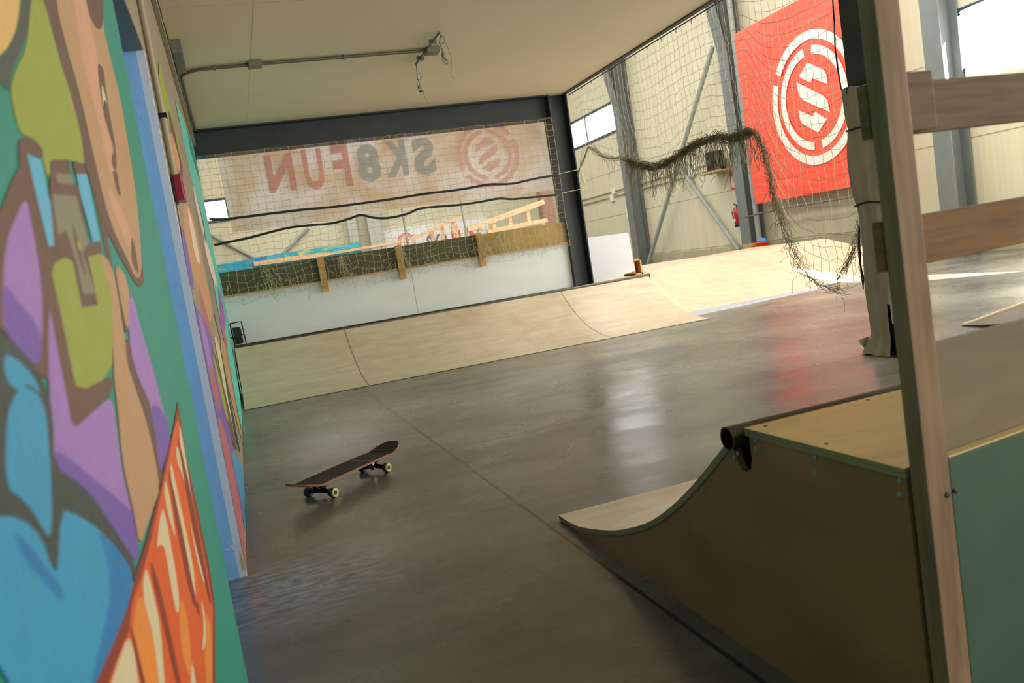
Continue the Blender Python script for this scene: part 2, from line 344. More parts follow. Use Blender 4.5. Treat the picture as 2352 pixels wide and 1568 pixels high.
far('green', [(484, 800), (500, 850), (516, 920), (526, 975), (518, 960), (500, 880)])
far('limewash', [(489, 770), (500, 780), (523, 895), (532, 952), (535, 990), (526, 945), (509, 872)])
far('tan', [(502, 780), (514, 780), (523, 818), (538, 914), (553, 990), (562, 1032), (555, 1012), (536, 943), (518, 866)])
far('dk', [(505, 800), (509, 812), (534, 950), (552, 1040), (548, 1035), (528, 950)])
far('aqua', [(402, 232), (422, 277), (449, 370), (465, 415), (468, 430), (482, 535), (504, 625), (515, 700), (533, 785), (552, 920), (555, 960), (554, 985), (545, 945), (520, 800), (498, 700), (464, 500), (440, 415), (424, 339)], 0)
far('metal', [(442, 430), (452, 470), (470, 560), (490, 660), (512, 780), (504, 780), (480, 670), (458, 550), (444, 470)])
far('teal', [(430, 300), (446, 360), (464, 412), (467, 440), (452, 400), (436, 345)], 0)
far('pale', [(466, 548), (475, 556), (493, 625), (499, 663), (490, 648), (475, 594)])
far('pale', [(442, 420), (450, 450), (466, 520), (470, 550), (460, 520), (446, 455)])
far('mag', [(498, 650), (509, 688), (517, 735), (516, 768), (508, 765), (504, 714)])
far('rose', [(510, 740), (518, 770), (524, 800), (518, 800), (511, 770)])
wlo = wl.build('wall_left', cm); struct(wlo)
dr = MB().bbox((XW-.31, YN-.08, 0), (XW-.255, YD+.08, 1.95), .003).build('door_1', mat('door paint', srgb(80, 140, 200), .5)); struct(dr)
MB().tube([(XW-.25, 3.0, 1.0), (XW-.22, 3.0, 1.0), (XW-.22, 2.9, 1.0)], .008, 8).build('door_handle', mat('steel handle', (.4, .4, .4, 1), .3, 1), dr)

# ------------------------------------------------------------------ mezzanine ceiling, hall shell
ceil_m = mat('ceiling board', srgb(236, 220, 190), .8, noise=.05, scale=(.8, .8, .8), detail=3)
seam = mat('ceiling seam', srgb(204, 190, 162), .8)
cb = MB().box((XW-.25, -6, CZ), (XE, 9.62, CZ+.22), 0)
for y in (5.55,): cb.box((XW, y, CZ-.0006), (XE-.05, y+.006, CZ), 1)
for x in (.42,): cb.box((x, -2, CZ-.0006), (x+.004, 9.3, CZ), 1)
cl = struct(cb.build('ceiling', [ceil_m, seam]))
hall_m = mat('hall roof sheet', srgb(190, 184, 160), .7)
wall_m = bpy.data.materials.new('cream cladding'); wall_m.use_nodes = True
def cladding(m, ax):
    nt = m.node_tree; b = nt.nodes['Principled BSDF']; N = nt.nodes.new; L = nt.links.new
    tc = N('ShaderNodeTexCoord'); mp = N('ShaderNodeMapping'); L(tc.outputs['Object'], mp.inputs[0])
    mp.inputs['Scale'].default_value = (.5, 5, .15) if ax == 1 else (5, .5, .15)
    nz = N('ShaderNodeTexNoise'); nz.inputs['Scale'].default_value = 1; nz.inputs['Detail'].default_value = 4; L(mp.outputs[0], nz.inputs['Vector'])
    cr = N('ShaderNodeValToRGB'); cr.color_ramp.elements[0].position = .3; cr.color_ramp.elements[1].position = .7
    cr.color_ramp.elements[0].color = srgb(210, 203, 174); cr.color_ramp.elements[1].color = srgb(220, 213, 186); L(nz.outputs[0], cr.inputs[0])
    L(cr.outputs[0], b.inputs['Base Color']); b.inputs['Roughness'].default_value = .65
    wv = N('ShaderNodeTexWave'); wv.inputs['Scale'].default_value = 3.2; wv.bands_direction = 'Y' if ax == 1 else 'X'; L(tc.outputs['Object'], wv.inputs['Vector'])
    bn = N('ShaderNodeBump'); bn.inputs['Strength'].default_value = .15; bn.inputs['Distance'].default_value = .01; L(wv.outputs[0], bn.inputs['Height']); L(bn.outputs[0], b.inputs['Normal'])
cladding(wall_m, 1)
wall_mx = bpy.data.materials.new('cream cladding far'); wall_mx.use_nodes = True; cladding(wall_mx, 0)
block = mat('concrete block', srgb(186, 180, 150), .85, noise=.15, scale=(3, 3, 3))
jm = mat('panel joint', srgb(150, 144, 118), .8)
# windows of the right wall: (y0, y1, z0, z1); last one unseen, added to let in the sun strip
w1t = on(1305, 285, 0, XR); w1b = on(1420, 297, 0, XR); w1r = on(1415, 240, 0, XR); w1c = on(1312, 342, 0, XR)
z1 = (w1b.z+w1c.z)/2; z1t = (w1t.z+w1r.z)/2
w2 = on(2182, 40, 0, XR); w2b = on(2194, 163, 0, XR)
WINS = [(w1r.y, w1r.y+5.6, z1, z1t), (6.9, (w2.y+w2b.y)/2, w2b.z, w2.z), (2.4, 5.6, w2b.z, w2.z)]
wr = MB(); ys = [-6]; YY1 = YF+.2
def wall_band(y0, y1, z0, z1_, mi=0): wr.box((XR, y0, z0), (XR+.18, y1, z1_), mi)
def right_wall():
    ed = sorted(set([-6, YY1]+[w[0] for w in WINS]+[w[1] for w in WINS]))
    for a, b in zip(ed[:-1], ed[1:]):
        ws = [w for w in WINS if w[0] <= a+1e-6 and w[1] >= b-1e-6]
        if ws: wall_band(a, b, .45, ws[0][2]); wall_band(a, b, ws[0][3], HZ)
        else: wall_band(a, b, .45, HZ)
right_wall()
wr.box((XR-.03, -6, 0), (XR+.18, YY1, .45), 1)
for z in (.47, 1.62, 2.8): wr.box((XR-.003, -6, z), (XR, YY1, z+.012), 2)
for y in [i*1.19 for i in range(-4, 23)]: wr.box((XR-.033, y, 0), (XR-.03, y+.015, .45), 2)
struct(wr.build('wall_right', [wall_m, block, jm]))
wf = MB(); FW = on(512, 460, 1, YF); FB = on(512, 503, 1, YF); fx0, fx1 = -3.5, FW.x+.05
wf.box((-6, YF, 0), (fx0, YF+.2, HZ)); wf.box((fx1, YF, 0), (XR, YF+.2, HZ)); wf.box((fx0, YF, 0), (fx1, YF+.2, FB.z)); wf.box((fx0, YF, FW.z), (fx1, YF+.2, HZ))
struct(wf.build('wall_back', wall_mx))
struct(MB().box((-6.2, YE, 0), (-6, YF, HZ)).build('wall_side', wall_mx))
struct(MB().box((-6, YE-.05, 0), (XW-.25, YE+.1, HZ)).build('wall_partition', wall_mx))
struct(MB().box((-6, -6.2, 0), (XR, -6, HZ)).build('wall_front', wall_mx))
rf = MB()
SKY = [(6.2, 8.2), (1.0, 3.0)]
x = -6
for a, b in sorted(SKY): rf.box((x, -6, HZ), (a, YF, HZ+.1)); x = b
rf.box((x, -6, HZ), (XR+.18, YF, HZ+.1)); struct(rf.build('ceiling', hall_m))
glow = bpy.data.materials.new('glowing roof sheet'); glow.use_nodes = True
gb = glow.node_tree.nodes['Principled BSDF']; gb.inputs['Base Color'].default_value = (.9, .9, .86, 1); gb.inputs['Transmission Weight'].default_value = 0
gb.inputs['Emission Color'].default_value = (1, .99, .95, 1); gb.inputs['Emission Strength'].default_value = 1.6
for i, (a, b) in enumerate(SKY): struct(MB().box((a, -6, HZ+.02), (b, YF, HZ+.05)).build('window_%d' % (5+i), glow))  # unseen skylights, added as glowing sheets to light the hall
frame_m = mat('dark window frame', srgb(50, 66, 76), .45)
pane_m = bpy.data.materials.new('window pane'); pane_m.use_nodes = True
nt = pane_m.node_tree; nt.nodes.clear(); om = nt.nodes.new('ShaderNodeOutputMaterial'); mxs = nt.nodes.new('ShaderNodeMixShader'); tr = nt.nodes.new('ShaderNodeBsdfTransparent'); gl = nt.nodes.new('ShaderNodeBsdfGlossy'); gl.inputs['Roughness'].default_value = .05
mxs.inputs[0].default_value = .06; nt.links.new(tr.outputs[0], mxs.inputs[1]); nt.links.new(gl.outputs[0], mxs.inputs[2]); nt.links.new(mxs.outputs[0], om.inputs[0])
glow_pane_m = bpy.data.materials.new('glowing daylight pane'); glow_pane_m.use_nodes = True
fb_ = glow_pane_m.node_tree.nodes['Principled BSDF']; fb_.inputs['Base Color'].default_value = (.8, .82, .84, 1); fb_.inputs['Emission Color'].default_value = (.93, .97, 1, 1); fb_.inputs['Emission Strength'].default_value = 7  # opaque glowing pane; its emission stands in for daylight outside
def window_x(name, y0, y1, z0, z1_, mull):
    t = .07; m = MB()
    m.box((XR-.02, y0, z0-t), (XR+.1, y1, z0)); m.box((XR-.02, y0, z1_), (XR+.1, y1, z1_+t)); m.box((XR-.02, y0-t, z0-t), (XR+.1, y0, z1_+t)); m.box((XR-.02, y1, z0-t), (XR+.1, y1+t, z1_+t))
    for y in mull: m.box((XR, y-.03, z0), (XR+.06, y+.03, z1_))
    o = struct(m.build(name, frame_m)); MB().box((XR+.03, y0, z0), (XR+.036, y1, z1_)).build('pane', glow_pane_m if name == 'window_1' else pane_m, o)
mu1 = on(1346, 300, 0, XR).y
window_x('window_1', *WINS[0], [mu1]); window_x('window_2', *WINS[1], []); window_x('window_3', *WINS[2], [4.0])
m = MB(); t = .08
m.box((fx0, YF-.03, FB.z-t), (fx1, YF+.1, FB.z)); m.box((fx0, YF-.03, FW.z), (fx1, YF+.1, FW.z+t)); m.box((fx1, YF-.03, FB.z-t), (fx1+t, YF+.1, FW.z+t)); m.box((-1.5, YF, FB.z), (-1.44, YF+.1, FW.z))
o = struct(m.build('window_4', frame_m)); MB().box((fx0, YF+.03, FB.z), (fx1, YF+.036, FW.z)).build('pane', glow_pane_m, o)

# ------------------------------------------------------------------ steel frame
steel = mat('dark grey steel paint', srgb(44, 52, 57), .42, noise=.25, scale=(5, 5, 5), spec=.5)
steel2 = mat('blue grey steel paint', srgb(164, 168, 162), .5, noise=.12, scale=(4, 4, 4))
steel3 = mat('grey steel column paint', srgb(118, 123, 122), .5, noise=.12, scale=(4, 4, 4))
def hcol(x0, x1, y0, y1, z0, z1_, tf=.014, along='x'):
    m = MB()
    if along == 'x':      # flanges face left and right
        m.box((x0, y0, z0), (x0+tf, y1, z1_)); m.box((x1-tf, y0, z0), (x1, y1, z1_)); m.box((x0+tf, (y0+y1)/2-.005, z0), (x1-tf, (y0+y1)/2+.005, z1_))
    else:
        m.box((x0, y0, z0), (x1, y0+tf, z1_)); m.box((x0, y1-tf, z0), (x1, y1, z1_)); m.box(((x0+x1)/2-.005, y0+tf, z0), ((x0+x1)/2+.005, y1-tf, z1_))
    return m
tag(hcol(3.845, 4.085, 9.38, 9.62, 0, CZ-.001).build('steel_column', steel), 'dark grey steel column standing behind the far quarter pipe at the end of the ceiling beam', 'column')
tag(hcol(3.85, 4.02, 4.28, 4.45, 0, CZ-.001).build('steel_column', steel), 'dark steel column rising out of the padded cover behind the wooden fence', 'column')
bm_ = MB(); bz = 2.515
bm_.box((XW+.001, 9.38, CZ-.016), (3.845, 9.6, CZ-.001)); bm_.box((XW+.001, 9.38, bz), (3.845, 9.6, bz+.016)); bm_.box((XW+.001, 9.485, bz+.016), (3.845, 9.495, CZ-.016))
tag(bm_.build('steel_beam', steel), 'dark steel beam carrying the mezzanine above the netting', 'beam')
eg = MB().box((XE, 2.5, CZ-.012), (XE+.012, 9.62, CZ+.2)).box((XE-.04, 2.5, CZ-.012), (XE, 9.36, CZ-.001))
eg.tube([(XE+.02, 2.5, CZ-.02), (XE+.02, 9.4, CZ-.03)], .006, 6)
for i in range(24):
    y = 3+i*.27; eg.tube([(XE+.02, y, CZ-.02), (XE+.005, y+.02, CZ-.05), (XE+.03, y+.05, CZ-.06)], .003, 5)
tag(eg.build('edge_trim', mat('edge steel', srgb(60, 62, 58), .5)), 'dark steel angle and cable along the free edge of the mezzanine', 'trim')

def wall_col(y0, y1, label):            # H section standing against the right wall, web towards the hall, haunch at its head
    m = MB(); x0 = 9.87; ymid = (y0+y1)/2
    m.box((x0, y0, 0), (x0+.018, y1, HZ-.02)); m.box((XR-.05, y0, 0), (XR-.034, y1, HZ-.02)); m.box((x0+.018, ymid-.006, 0), (XR-.05, ymid+.006, HZ-.02))
    m.prism([(x0, y0, 4.3), (x0-.5, y0, HZ-.02), (x0-.482, y0, HZ-.02), (x0+.018, y0, 4.3)], (0, y1-y0, 0)); m.prism([(x0, ymid, 4.3), (x0-.5, ymid, HZ-.02), (x0, ymid, HZ-.02)], (0, .01, 0))
    return tag(fixn(m.build('steel_column', steel3)), label, 'column', 'steel columns along the right wall')
yc2 = on(1473, 605, 0, 9.9).y; yc3 = on(1728, 568, 0, 9.9).y; yc4 = on(2190, 470, 0, 9.9).y
wall_col(yc2-.0, yc2+.32, 'blue grey steel column on the right wall beside the small high window')
wall_col(yc3-.02, yc3+.30, 'blue grey steel column on the right wall just left of the red banner')
wall_col(yc4-.1, yc4+.22, 'blue grey steel column on the right wall seen between the fence rails')
wall_col(24.2, 24.6, 'far blue grey steel column on the right wall near the back corner')
def wtube(a, b, r, name, label, cat='brace', m_=None, xa=10.0, xb=10.0):
    return tag(MB().tube([on(a[0], a[1], 0, xa), on(b[0], b[1], 0, xb)], r, 12).build(name, m_ or steel2), label, cat)
wtube((1637, 108), (1489, 606), .05, 'diagonal_brace', 'long grey tube brace leaning up to the right between two wall columns', xa=10.02, xb=10.02)
wtube((1548, 366), (1697, 574), .045, 'diagonal_brace', 'pale grey tube brace running down to the right behind the bank', xa=10.14, xb=10.14)

# ------------------------------------------------------------------ plywood
def ply_material(name, c1, c2, rough=.38, grain=(1.5, 14, 1.5), wear=.0):
    m = bpy.data.materials.new(name); m.use_nodes = True; nt = m.node_tree; b = nt.nodes['Principled BSDF']; N = nt.nodes.new; L = nt.links.new
    tc = N('ShaderNodeTexCoord'); mp = N('ShaderNodeMapping'); mp.inputs['Scale'].default_value = grain; L(tc.outputs['Object'], mp.inputs[0])
    nz = N('ShaderNodeTexNoise'); nz.inputs['Scale'].default_value = 1.4; nz.inputs['Detail'].default_value = 8; nz.inputs['Distortion'].default_value = .6; L(mp.outputs[0], nz.inputs['Vector'])
    cr = N('ShaderNodeValToRGB'); cr.color_ramp.elements[0].position = .32; cr.color_ramp.elements[1].position = .68; cr.color_ramp.elements[0].color = c2; cr.color_ramp.elements[1].color = c1
    L(nz.outputs[0], cr.inputs[0]); out = cr.outputs[0]
    if wear:
        n2 = N('ShaderNodeTexNoise'); n2.inputs['Scale'].default_value = 2.5; n2.inputs['Detail'].default_value = 12; n2.inputs['Distortion'].default_value = 1.2; L(tc.outputs['Object'], n2.inputs['Vector'])
        c3 = N('ShaderNodeValToRGB'); c3.color_ramp.elements[0].position = .48; c3.color_ramp.elements[1].position = .7; L(n2.outputs[0], c3.inputs[0])
        mu = N('ShaderNodeMath'); mu.operation = 'MULTIPLY'; mu.inputs[1].default_value = wear; L(c3.outputs[0], mu.inputs[0])
        mx = N('ShaderNodeMixRGB'); mx.inputs[2].default_value = (c2[0]*.6, c2[1]*.55, c2[2]*.5, 1); L(out, mx.inputs[1]); L(mu.outputs[0], mx.inputs[0]); out = mx.outputs[0]
    L(out, b.inputs['Base Color']); b.inputs['Roughness'].default_value = rough
    MATS[name] = m; return m
ply = ply_material('birch plywood', srgb(218, 204, 178), srgb(204, 186, 154), .42, wear=.25)
ply_deck = ply_material('yellow birch plywood', srgb(222, 190, 122), srgb(204, 168, 98), .4, (3, 9, 3), .15)
ply_side = ply_material('raw plywood side', srgb(160, 116, 76), srgb(140, 100, 64), .6, (2, 2, 5), .2)
ply_edge = mat('plywood edge', srgb(150, 138, 104), .7, noise=.3, scale=(3, 3, 200))
ply_grey = ply_material('weathered plywood', srgb(136, 122, 102), srgb(122, 109, 90), .6, (2, 6, 10), .15)
seamm = mat('sheet seam', srgb(150, 128, 92), .6)
pipe_m = mat('coping pipe', srgb(96, 92, 84), .32, .9, noise=.3, scale=(20, 20, 20))
dark = mat('dark gap', srgb(20, 20, 18), .9)
screw_m = mat('zinc screw', srgb(150, 170, 176), .35, .8)

def transition(y_toe, y_top, h, n=28):
    """circular quarter profile: (y, z) from toe to top"""
    d = abs(y_toe-y_top); R = (d*d+h*h)/(2*h); s = 1 if y_top > y_toe else -1; a = math.asin(d/R)
    return [(y_toe+s*R*math.sin(a*i/n), R-R*math.cos(a*i/n)) for i in range(n+1)]

# --- far quarter pipe
TOE, TOP, QH = 7.9, 9.2, .5
qx0, qx1 = XW+.03, 4.72
q = thing('quarter_pipe', 'long low plywood quarter pipe across the back below the white barrier', 'ramp', (2.2, 8.6, 0))
pr = transition(TOE, TOP, QH); m = MB()
for i in range(len(pr)-1):
    (ya, za), (yb, zb) = pr[i], pr[i+1]
    m.add([(qx0, ya, za+.004), (qx1, ya, za+.004), (qx1, yb, zb+.004), (qx0, yb, zb+.004)], [(0, 1, 2, 3)], 0, True)
for sx in (1.02, 3.56):
    for i in range(len(pr)-1):
        (ya, za), (yb, zb) = pr[i], pr[i+1]; m.add([(sx, ya, za+.0055), (sx+.008, ya, za+.0055), (sx+.008, yb, zb+.0055), (sx, yb, zb+.0055)], [(0, 1, 2, 3)], 1)
m.build('riding_surface', [ply, seamm], q)
prof = [(y, z) for y, z in pr]+[(9.36, QH), (9.36, 0)]
fixn(MB().prism([(qx0, y, z) for y, z in prof], (.02, 0, 0)).build('side_panel', dark, q))  # near-black colour holds the shade of the gap beside the wall
fixn(MB().prism([(qx1-.02, y, z) for y, z in prof], (.02, 0, 0)).build('side_panel', ply_side, q))
MB().box((qx0, TOP+.02, QH-.015), (qx1, 9.36, QH+.004)).build('deck_board', ply, q)
MB().tube([(qx0, TOP+.01, QH+.0), (qx1+.03, TOP+.01, QH+.0)], .024, 14).build('coping', pipe_m, q)

# --- bank with its raised platform
bk = thing('bank_ramp', 'broad plywood bank rising to a platform at the right of the hall', 'ramp', (7, 10, 0))
T = [(4.74, 8.86, 0), (6.95, 8.9, 0), (9.45, 9.75, 0)]
U = [(4.74, 9.2, .5), (5.1, 10.0, .5), (6.3, 10.9, .5), (7.6, 11.2, .5), (8.64, 10.86, .5)]
m = MB()
n = 10
def lerp(a, b, t): return tuple(a[i]*(1-t)+b[i]*t for i in range(3))
def along(P, t):
    t *= len(P)-1; i = min(int(t), len(P)-2); return lerp(P[i], P[i+1], t-i)
G = []
for i in range(25):
    s_ = i/24; a = along(T, s_); b = along(U, s_); row = []
    for j in range(n+1):
        t_ = j/n; p = lerp(a, b, t_); z = .5*(t_**1.35 if s_ < .6 else t_**(1.35-.35*(s_-.6)/.4)); row.append((p[0], p[1], z+.004))
    G.append(row)
vs = [p for r in G for p in r]; fs = [(i*(n+1)+j, (i+1)*(n+1)+j, (i+1)*(n+1)+j+1, i*(n+1)+j+1) for i in range(24) for j in range(n)]
m.add(vs, fs, 0, True)
m.build('riding_surface', ply, bk)
top = [p for p in U]+[(8.2, 12.1, .5), (7.1, 12.0, .5), (6.75, 12.5, .5), (6.3, 12.56, .5), (4.3, 12.56, .5), (4.12, 9.7, .5), (4.74, 9.36, .5)]
fixn(MB().prism([(a, b, .482) for a, b, c in top], (0, 0, .02)).build('deck_board', ply, bk))
fixn(MB().prism([(8.64, 10.86, 0), (8.62, 10.86, 0), (8.18, 12.1, 0), (8.2, 12.1, 0)], (0, 0, .48)).build('side_panel', ply_side, bk))
s0 = on(1588, 716, 2, 0); s1 = on(1866, 655, 2, 0)
fixn(MB().prism([(4.76, 8.42, 0), (7.0, 8.72, 0), (7.15, 9.02, 0), (4.78, 8.88, 0)], (0, 0, .006)).build('toe_plate', mat('blue grey steel sheet', srgb(186, 194, 206), .4, .3), bk))
# --- foreground mini ramp
mr = thing('mini_ramp', 'small plywood quarter pipe with a flat deck in the right foreground', 'ramp', (2.2, 2, 0))
X0, X1 = .982, 3.4; DH = .554
prof = [(2.888, .004), (2.70, .012), (2.424, .071), (2.249, .126), (2.091, .190), (1.946, .270), (1.813, .358), (1.692, .448), (1.606, .515)]
def smoothp(P, n=4):
    out = []
    for i in range(len(P)-1):
        p0 = P[max(i-1, 0)]; p1 = P[i]; p2 = P[i+1]; p3 = P[min(i+2, len(P)-1)]
        for k in range(n):
            t = k/n; out.append(tuple(.5*((2*p1[j])+(-p0[j]+p2[j])*t+(2*p0[j]-5*p1[j]+4*p2[j]-p3[j])*t*t+(-p0[j]+3*p1[j]-3*p2[j]+p3[j])*t**3) for j in range(2)))
    return out+[P[-1]]
sp_ = smoothp(prof)
notch = [(1.592+.034*math.cos(a), .520+.034*math.sin(a)) for a in [math.radians(x) for x in (60, 20, -20, -60, -100, -140, -180)]]
outline = sp_[:-1]+[(1.618, .498), (1.612, .470), (1.598, .452), (1.578, .450), (1.560, .462), (1.552, .485), (1.552, .535), (1.104, .535), (1.104, 0), (2.84, 0)]
fixn(MB().prism([(X0, y, z) for y, z in outline], (.018, 0, 0)).build('side_panel', ply_side, mr))
fixn(MB().prism([(X1-.018, y if y > 1.1 else 1.46, z) for y, z in outline], (.018, 0, 0)).build('side_panel', ply_side, mr))
m = MB(); th = .016; L_ = len(sp_)
nor = []
for i in range(L_):
    a = sp_[max(i-1, 0)]; b = sp_[min(i+1, L_-1)]; dy, dz = b[0]-a[0], b[1]-a[1]; l = math.hypot(dy, dz); nor.append((dz/l*-1*-1, -dy/l))
up = [(sp_[i][0]+nor[i][0]*th, sp_[i][1]+abs(nor[i][1])*th) for i in range(L_)]
for i in range(L_-1):
    a, b, c, d = sp_[i], sp_[i+1], up[i+1], up[i]
    m.add([(X0-.004, d[0], d[1]), (X1, d[0], d[1]), (X1, c[0], c[1]), (X0-.004, c[0], c[1])], [(0, 1, 2, 3)], 0, True)
    m.add([(X0-.004, a[0], a[1]), (X0-.004, b[0], b[1]), (X0-.004, c[0], c[1]), (X0-.004, d[0], d[1])], [(0, 1, 2, 3)], 1)
    m.add([(X0-.004, a[0], a[1]), (X0-.004, b[0], b[1]), (X1, b[0], b[1]), (X1, a[0], a[1])], [(0, 1, 2, 3)], 1)
m.build('riding_surface', [ply, ply_edge], mr)
m = MB()
for (za, zb, mi) in ((.537, .5535, 1), (.5535, .5545, 0)):
    m.prism([(X0-.004, 1.101, za), (X1, 1.101+.1289*(X1-X0)+.03, za), (X1, 1.561, za), (X0-.004, 1.561, za)], (0, 0, zb-za), mi)
fixn(m.build('deck_board', [ply_deck, ply_edge], mr))
cp = MB(); cy, cz = 1.592, .5305; R1, R2 = .0275, .0235; n = 24
for (xa, ra, xb, rb) in ((X0-.03, R1, X1, R1), (X0-.03, R2, X0+.4, R2)):
    vs = []
    for x, r in ((xa, ra), (xb, rb)):
        vs += [(x, cy+r*math.cos(2*math.pi*k/n), cz+r*math.sin(2*math.pi*k/n)) for k in range(n)]
    cp.add(vs, [(k, (k+1) % n, n+(k+1) % n, n+k) for k in range(n)], 0, True)
vs = []
for r in (R1, R2): vs += [(X0-.03, cy+r*math.cos(2*math.pi*k/n), cz+r*math.sin(2*math.pi*k/n)) for k in range(n)]
cp.add(vs, [(k, (k+1) % n, n+(k+1) % n, n+k) for k in range(n)])
cp.build('coping', pipe_m, mr)
for (px, py) in [(1735, 1010), (1736, 1031), (1695, 1041), (1687, 1050), (1872, 1050), (1872, 1084), (2067, 1105), (2067, 1135), (1615, 1128), (1551, 1222), (1543, 1195), (1629, 1164)]:
    p = on(px, py, 0, X0); r = .0055 if py < 1140 else .0035
    MB().lathe([(r, 0), (r, .0015), (r*.45, .0016), (r*.35, .0006)], (X0, p.y, p.z), (-1, 0, 0), 12).build('screw', screw_m, mr)
for (px, py) in [(1758, 978), (1898, 1019), (1993, 918)]:
    p = on(px, py, 2, .5545); MB().lathe([(.005, 0), (.004, .0008)], p, (0, 0, 1), 10).build('screw', mat('rusty screw', srgb(90, 70, 48), .6), mr)

# ------------------------------------------------------------------ barrier above the quarter pipe
bf = thing('barrier', 'white plywood barrier topped by dark green boards behind the quarter pipe', 'barrier', (1.8, 9.45, .5))
wp = mat('white painted ply', srgb(220, 226, 226), .5, noise=.06, scale=(2, 2, 6))
m = MB().box((XW+.01, 9.44, 0), (3.84, 9.46, 1.035), 0)
for x in (1.9,): m.box((x, 9.4385, .5), (x+.004, 9.44, 1.03), 1)
m.build('white_panel', [wp, mat('panel seam', srgb(150, 158, 152), .6)], bf)
gb_ = mat('dark green board', srgb(84, 86, 54), .6, noise=.25, scale=(3, 3, 8)); gy = mat('yellow lit board', srgb(176, 146, 78), .6, noise=.2, scale=(3, 3, 8))  # ochre puts the yellowish light on the end board into its colour
edges = [XW+.01, .9, 1.77, 2.72, 3.84]
for i in range(4):
    o = MB().box((edges[i]+.004, 9.43, 1.05), (edges[i+1]-.004, 9.45, 1.295)).build('board', [gb_, gb_, gb_, gy][i], bf)
    if i == 3: o['label'] = 'end board coloured ochre for the light on it'
timber = mat('yellow pine', srgb(206, 158, 92), .55, noise=.2, scale=(4, 4, 40))
MB().box((XW+.01, 9.405, 1.035), (3.84, 9.45, 1.05)).build('ledge', timber, bf)
for x in (.885, 1.755, 2.705): MB().bbox((x, 9.375, .925), (x+.072, 9.404, 1.31), .003).build('post', timber, bf)
wb = MB().prism([on(1340, 547, 1, 9.62), on(1443, 534, 1, 9.62), on(1459, 622, 1, 9.62), on(1349, 655, 1, 9.62)], (0, .015, 0))
o = fixn(wb.build('white_board', mat('white laminate', srgb(216, 216, 222), .35))); tag(o, 'white board standing on the ramp platform right of the dark column', 'board')
p = on(1462, 622, 1, 9.75)
m = MB(); b0 = Vector((p.x-.05, 9.72, .505)); s_ = .02
m.box(b0, b0+Vector((.02, .3, .2))).box(b0+Vector((.1, 0, 0)), b0+Vector((.12, .3, .2))).box(b0, b0+Vector((.12, .3, .02))).box(b0+Vector((0, 0, .18)), b0+Vector((.12, .3, .2))).box(b0+Vector((0, .28, 0)), b0+Vector((.12, .3, .2)))
tag(m.build('wooden_box', timber), 'small open wooden box beside the white board', 'box')

# ------------------------------------------------------------------ fence in the right foreground
fd = Vector((.9918, .1278, 0)); fn = Vector((.1278, -.9918, 0))      # along the fence, towards the camera
FB0 = Vector((.9877, 1.0639, 0))
RF = Matrix((fd, -fn, Vector((0, 0, 1)))).transposed()
fe = thing('wooden_fence', 'rough timber fence with two rails and plywood infill in the right foreground', 'fence', FB0)
post_m = ply_material('grey pine', srgb(156, 126, 98), srgb(122, 96, 74), .6, (30, 30, 3), .35)
rail_m = ply_material('brown pine', srgb(120, 94, 68), srgb(90, 70, 52), .6, (3, 3, 45), .3)
rail_m2 = ply_material('orange pine', srgb(142, 98, 54), srgb(108, 74, 40), .6, (3, 3, 45), .2)
def fbox(name, s0, s1, n0, n1, z0, z1_, m_, e=.002):    # s along the fence, n away from the camera
    return MB().bbox((s0, n0, z0), (s1, n1, z1_), e, R=RF, T=FB0).build(name, m_, fe)
fbox('post', 0, .054, 0, .032, 0, 2.6, post_m, .003)
fbox('rail', -.003, 2.1, .0325, .050, 1.092, 1.176, rail_m)
fbox('rail', -.003, 2.1, .0325, .050, .880, .961, rail_m2)
fbox('rail_offcut', .055, .118, .0055, .0225, 1.094, 1.186, rail_m)
fbox('plywood_panel', .054, 2.1, .0235, .034, .0, .7495, ply_grey)
fbox('green_panel', .0565, 2.1, .0015, .0145, .0, .562, [mat('green painted panel', srgb(66, 96, 80), .5, noise=.15, scale=(5, 5, 5)), 0][0])
fbox('panel_edge', .0565, 2.1, .001, .0225, .5625, .566, mat('pale cut edge', srgb(226, 200, 148), .6))
for (s0, z) in ((.041, .505), (.062, .506)):
    c = FB0+fd*s0+fn*(.001 if s0 < .05 else 0)+Vector((0, 0, z)); MB().lathe([(.0045, -.002), (.0045, .0015), (.002, .0018)], c, fn, 12).build('screw', mat('dark screw', srgb(60, 66, 76), .4, .6), fe)
for (px, py, r) in ((2099, 1083, .006), (2024, 384, .005)):
    pass

# ------------------------------------------------------------------ padded cover on the near column
pad = thing('column_pad', 'grey fabric cover with green foam wrapped around the near column behind the fence', 'padding', (3.935, 4.365, 0))
fab = mat('grey canvas', srgb(172, 166, 150), .8, noise=.1, scale=(6, 6, 6), bump=.3)
foam = mat('green foam', srgb(24, 92, 62), .9, noise=.5, scale=(60, 60, 60), bump=.6)
cord = mat('dark cord', srgb(44, 26, 30), .7)
zt = 1.70; m = MB(); NS = 48; rows = []
for j in range(41):
    z = zt*(1-j/40); row = []
    pinch = .010*math.exp(-((z-1.44)/.07)**2)+.006*math.exp(-((z-.93)/.06)**2); bulge = .010*math.sin(z*5+1)
    flare = .05*max(0, (.12-z)/.12)
    for k in range(NS+1):
        a = 2*math.pi*(k/NS); ca, sa = math.cos(a), math.sin(a)
        rx, ry = .105, .122
        sq = 1/max(abs(ca), abs(sa)); f_ = 1+(sq-1)*.9
        w = .006*math.sin(a*7+z*3)+.005*math.sin(a*13-z*9)
        row.append((3.935+(rx-pinch+bulge*.5+w+flare)*ca*f_, 4.365+(ry-pinch+bulge*.5+w+flare)*sa*f_, max(.003, z+.01*math.sin(a*3))))
    rows.append(row)
skip = lambda j, k: (j > 30 and 27+(40-j)*.12 < k < 28+(j-30)*.22)      # slit at the lower left front
vs = [p for r in rows for p in r]; fs = []
